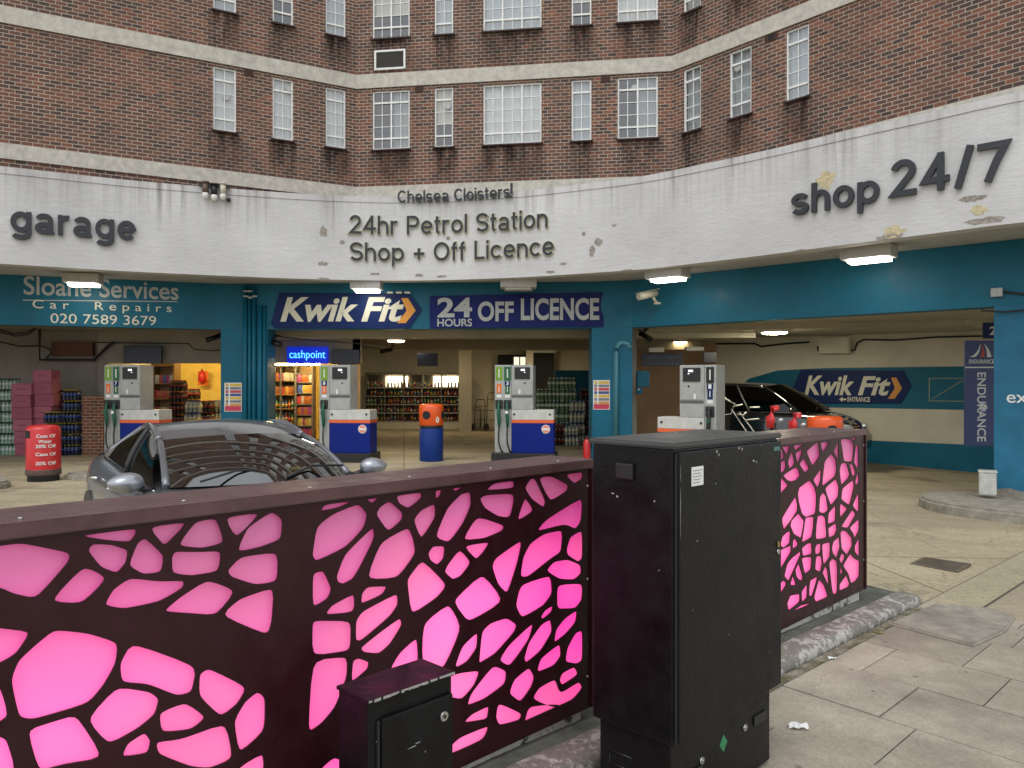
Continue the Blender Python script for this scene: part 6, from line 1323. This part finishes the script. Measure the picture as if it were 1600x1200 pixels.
def screen(label, s0, s1, zb0, zb1, thick, panels, end_s):
    o_ = fw((s0+s1)/2, 0); k = thing('lit_screen', label, 'screen', (o_.x, o_.y, 0), 0, 'pink backlit screens along the pavement')
    zb = lambda s: zb0+(zb1-zb0)*(s-s0)/(s1-s0)
    for (p0, p1, cells) in panels:
        L_ = [[(p0+.002, zb(p0)+.0), (p1-.002, zb(p1)+.0), (p1-.002, FT-.042), (p0+.002, FT-.042)]]
        lo = lambda s: zb(s)+.07
        good = []
        for c in cells:
            c = [(min(max(x, p0+.05), p1-.05), min(max(y, lo(x)), FT-.055)) for x, y in c]
            c2 = []
            for q in c:
                if not c2 or (Vector(q)-Vector(c2[-1])).length > .004: c2.append(q)
            ar = abs(sum(c2[i-1][0]*c2[i][1]-c2[i][0]*c2[i-1][1] for i in range(len(c2))))/2
            gc = [sum(q[i] for q in c2)/len(c2) for i in (0, 1)]; kg = 1.06 if cells is cellsC else 1.03
            c2 = [(min(max(gc[0]+(q[0]-gc[0])*kg, p0+.045), p1-.045), min(max(gc[1]+(q[1]-gc[1])*kg, lo(q[0])), FT-.055)) for q in c2]
            if len(c2) > 2 and ar > 2e-4: good.append(rounded(c2, 2, .10 if cells is cellsC else .15))
        me = filled(L_+good, .006)
        for v in me.vertices: v.co = fw(v.co.x, v.co.y, -.004+v.co.z)
        link('pierced_panel', me, M['maroon'], k)
        mb = MB(); mb.face([fw(p0+.03, zb(p0)+.03, -.022), fw(p1-.03, zb(p1)+.03, -.022), fw(p1-.03, FT-.05, -.022), fw(p0+.03, FT-.05, -.022)])
        mb.build('lit_sheet', M['pink'], k)
    def slab(sA, sB, z0, z1, o0, o1, name, bev=.004, m=None):
        mb = MB(); q = [fw(sA, 0, o0), fw(sB, 0, o0), fw(sB, 0, o1), fw(sA, 0, o1)]
        b2 = bmesh.new(); lo = [b2.verts.new((p.x, p.y, z0 if not callable(z0) else z0(s_))) for p, s_ in zip(q, (sA, sB, sB, sA))]; hi = [b2.verts.new((p.x, p.y, z1)) for p in q]
        b2.faces.new(hi); b2.faces.new(lo[::-1])
        for i in range(4): b2.faces.new([lo[i], lo[(i+1) % 4], hi[(i+1) % 4], hi[i]])
        bmesh.ops.recalc_face_normals(b2, faces=b2.faces); bmesh.ops.bevel(b2, geom=b2.edges[:], offset=bev, segments=2, affect='EDGES'); mb.merge(b2)
        return mb.build(name, m or M['maroon'], k)
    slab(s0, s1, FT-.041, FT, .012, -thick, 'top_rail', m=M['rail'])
    slab(s0+.004, s1-.034, zb, FT-.0415, -thick+.06, -thick+.004, 'rear_panel'); 
    slab(s1-.03, s1, zb, FT-.0415, .009, -thick+.004, 'end_post'); slab(s0+.002, s0+.03, zb, FT-.0415, -.03, -thick+.062, 'end_panel')
    sv = MB()
    for (p0, p1, _) in panels:
        for s_ in (p0+.02, p1-.02):
            for z in (FT-.12, .7, .25): sv.cyl(fw(s_, z, .0), fw(s_, z, .004), .006, 8)
    s_ = s0+.3
    while s_ < s1: a_ = fw(s_, FT, -.05); sv.cyl(a_, a_+Vector((0, 0, .004)), .007, 8); s_ += .42
    sv.build('screw', M['steel'], k)
    mb = MB(); 
    q = [fw(s0+.05, 0, -.03), fw(s1-.06, 0, -.03), fw(s1-.06, 0, -.11), fw(s0+.05, 0, -.11)]
    b2 = bmesh.new(); lo = [b2.verts.new((p.x, p.y, Pz(p.x)-.02)) for p in q]; hi = [b2.verts.new((p.x, p.y, zb(s_)-.004)) for p, s_ in zip(q, (s0+.05, s1-.06, s1-.06, s0+.05))]
    b2.faces.new(hi); b2.faces.new(lo[::-1])
    for i in range(4): b2.faces.new([lo[i], lo[(i+1) % 4], hi[(i+1) % 4], hi[i]])
    bmesh.ops.recalc_face_normals(b2, faces=b2.faces); mb.merge(b2); mb.build('base_rail', M['whitebar'], k)
    return k
sP = lambda x: fpt(x, 600)[0]
sA1 = sP(462); sB1 = sP(928); pitch = sB1-sA1
screen('long pink backlit pierced screen in front of the grey saloon', sA1-1.9, sB1+.0, .10, .10, .28, [(sA1-1.9, sB1-.03, cellsA+cellsB)], 0)
sC1 = sP(1353); 
screen('short pink backlit pierced screen right of the tall black cabinet', sC1-1.62, sC1, .02, .02, .45, [(sC1-1.62, sC1-.03, cellsC)], 0)

# ------------------------------------------------------------------ black street cabinets
cx0, cy0 = .579, 2.76
def cabinet_frame(x, y, z): return Matrix.Translation((x, y, z)) @ Matrix.Rotation(R(45), 4, 'Z')
CW, CD = .815, .37
k = thing('street_cabinet', 'tall black street cabinet with chipped paint standing between the two pink screens', 'cabinet', (cx0, cy0, -.03), R(45))
def B_(x0, y0, z0, x1, y1, z1, name, m=None, bev=.006, par=None): mb = MB(); mb.span((x0, y0, z0), (x1, y1, z1), bev); return mb.build(name, m or M['cab'], par or k, False)
B_(.02, .025, 0, CW-.025, CD-.02, .318, 'plinth')
B_(0, .0, .322, CW, CD, 1.395, 'body', bev=.008)
mb = MB()
b2 = bmesh.new(); bmesh.ops.create_cube(b2, size=1); bmesh.ops.scale(b2, vec=(CW+.03, CD+.03, .022), verts=b2.verts); bmesh.ops.bevel(b2, geom=b2.edges[:], offset=.007, segments=3, affect='EDGES'); bmesh.ops.translate(b2, verts=b2.verts, vec=(CW/2, CD/2, 1.407)); mb.merge(b2)
mb.build('lid', mat('cabinet_lid', (.05, .05, .048), .42, var=.2, vs=4, rv=.1, bump=.05), k, False)
B_(.012, -.019, .335, CW-.006, -.002, 1.385, 'door', bev=.006)
B_(.006, -.01, .34, .012, -.003, 1.38, 'hinge_line', M['dark'], 0)
B_(-.012, .17, 1.27, -.001, .25, 1.33, 'vent_cover', M['black'], .005)
st_ = B_(.09, -.0215, 1.255, .17, -.0192, 1.325, 'sticker', M['white'], 0)
mb = MB()
for i in range(5): mb.span((.097, -.0222, 1.31-i*.011), (.097+(.065, .055, .06, .05, .045)[i], -.0216, 1.3125-i*.011))
mb.build('sticker_text', mat('sticker_ink', (.2, .2, .2), .6), st_, False)
B_(.735, -.0212, 1.345, .79, -.0192, 1.362, 'maker_plate', mat('teal_plate', (.04, .16, .15), .4), 0)
mb = MB(); mb.span((.765, -.026, .93), (.78, -.0192, .955), .003); mb.build('keyhole_cover', mat('brass', (.45, .32, .12), .35, 1), k, False)
mb = MB(); mb.cyl((.772, -.026, .912), (.772, -.0192, .912), .011, 14); mb.build('lock', M['steel'], k, False)
for x, z, rx_ in ((.23, .19, 0), (.565, .21, 0)):
    mb = MB(); mb.cyl((x, .018, z), (x, .026, z), .014, 14); mb.cyl((x, .014, z), (x, .018, z), .006, 10); mb.build('lock', M['steel'], k, False)
for x, z in ((.12, .135), (.64, .19)): B_(x, .018, z, x+.11, .0248, z+.04, 'plinth_handle', M['black'], .004)
mb = MB(); mb.plate([(.395, .0235, .235), (.425, .0235, .2), (.395, .0235, .165), (.365, .0235, .2)], (0, -1, 0), .001); mb.build('green_diamond_sticker', mat('green_sticker', (.03, .22, .09), .5), k, False)
for y0_, z0_ in ((.06, .13), (.2, .16)): 
    mb = MB(); mb.tube([(.0195, y0_, z0_), (.0195, y0_+.1, z0_), (.0195, y0_+.1, z0_+.05), (.0195, y0_, z0_+.05)], .0035, 5, True); mb.build('plinth_slot', M['black'], k, False)
def chips(par, spots, name='chipped_paint'):
    mb = MB(); r = random.Random(5)
    for (x, y, z, w_, h, ax) in spots:
        n = 9; pts = []
        for i in range(n):
            t = 2*math.pi*i/n; a = w_*r.uniform(.4, 1)*math.cos(t); b = h*r.uniform(.4, 1)*math.sin(t)
            pts.append((x+a, y, z+b) if ax == 'y' else ((x, y+a, z+b) if ax == 'x' else (x+a, y+b, z)))
        if ax == 'z': pass
        else: pts = pts[::1]
        mb.face(pts)
    return mb.build(name, M['cabscuff'], par, False)
yf = -.0195
chips(k, [(.27, yf, 1.37, .008, .008, 'y'), (.285, yf, 1.36, .006, .007, 'y'), (.44, yf, 1.375, .012, .008, 'y'), (.465, yf, 1.37, .008, .01, 'y'), (.56, yf, 1.315, .012, .006, 'y'), (.585, yf, 1.31, .006, .008, 'y'), (.62, yf, 1.375, .004, .004, 'y'), (.26, yf, 1.25, .004, .004, 'y'), (.13, yf, 1.05, .004, .004, 'y'), (.36, yf, .65, .003, .003, 'y'), (.018, yf, 1.17, .002, .12, 'y'), (.018, yf, 1.31, .0015, .06, 'y'), (.7, yf, .5, .004, .003, 'y'), (.1, yf, .8, .003, .002, 'y'), (-.0008, .08, 1.2, .004, .006, 'x'), (-.0008, .25, 1.2, .008, .006, 'x'), (-.0008, .27, 1.21, .01, .004, 'x'), (-.0008, .06, .95, .003, .003, 'x')])
# small feeder pillar
d1 = 2.23; k = thing('feeder_pillar', 'small black street cabinet with worn silver top edge before the pink screen', 'cabinet', (-.1875*d1, d1, 0), R(45))
SW, SDp, SH = .318, .156, .672
B_(0, 0, 0, SW, SDp, SH-.002, 'body', bev=.004)
mb = MB(); mb.box((SW/2, SDp/2-.003, SH+.004), (SW+.012, SDp+.014, .012), bev=.003); mb.build('lid', M['cab'], k, False)
mb = MB()
r5 = random.Random(8); x = -.004
while x < SW+.004:
    w_ = r5.uniform(.006, .03); mb.span((x, -.0108, SH+.001+r5.uniform(0, .004)), (min(SW+.005, x+w_), -.0095, SH+.0098)); x += w_+(r5.random() < .25)*.008
mb.build('worn_edge', mat('worn_metal', (.42, .41, .40), .5, .5, var=.4, vs=90), k, False)
B_(.04, -.014, -.01, SW-.006, -.001, SH-.055, 'door', bev=.004)
B_(.03, -.008, .02, .036, -.0005, SH-.06, 'hinge_line', M['dark'], 0)
for z in (.15, .42): mb = MB(); mb.cyl((.033, -.012, z), (.033, -.012, z+.045), .009, 10); mb.build('hinge', M['black'], k, False)
mb = MB(); mb.cyl((SW-.045, -.02, SH-.115), (SW-.045, -.0142, SH-.115), .015, 18); lk = mb.build('lock', M['steel'], k, False); mb = MB(); mb.cyl((SW-.045, -.0215, SH-.115), (SW-.045, -.02, SH-.115), .006, 10); mb.build('key_slot', M['black'], lk, False)
mb = MB(); mb.plate([(.155, -.0155, .40), (.185, -.0155, .415), (.2, -.0155, .40), (.19, -.0155, .375), (.16, -.0155, .375)], (0, -1, 0), .001); mb.build('yellow_sticker', mat('warning_yellow', (.6, .48, .05), .5), k, False)
chips(k, [(.15, -.0146, .5, .02, .002, 'y'), (.17, -.0146, .507, .018, .002, 'y'), (.2, -.0146, .47, .003, .004, 'y'), (.03, -.0006, SH-.12, .004, .004, 'y')])

# ------------------------------------------------------------------ litter
def litter(x, y, w_, label, seed, m=M['white']):
    D = (CAM_Z+.05)*FPX/(y-600); q = px(x, y, D); z = Pz(q.x)
    r = random.Random(seed); mb = MB(); n = 7
    mb.grid([[(q.x+w_*(i/n-.5)*(1+.2*r.random()), q.y+w_*.5*(j/3-.5)+.01*r.random(), z+.006+.03*r.random()*w_/.1*(.5 if j in (0, 3) else 1)) for i in range(n+1)] for j in range(4)], smooth=False)
    o = mb.build('litter', m); tag(o, label, 'litter')
litter(1248, 1135, .085, 'crumpled white paper scrap on the paving right of the tall cabinet', 2)
litter(1300, 1021, .045, 'tiny white scrap lying near the painted kerb', 3)
leafm = mat('dead_leaf', (.28, .2, .08), .8)
litter(1375, 976, .05, 'small curled leaf lying against the painted kerb', 4, leafm)
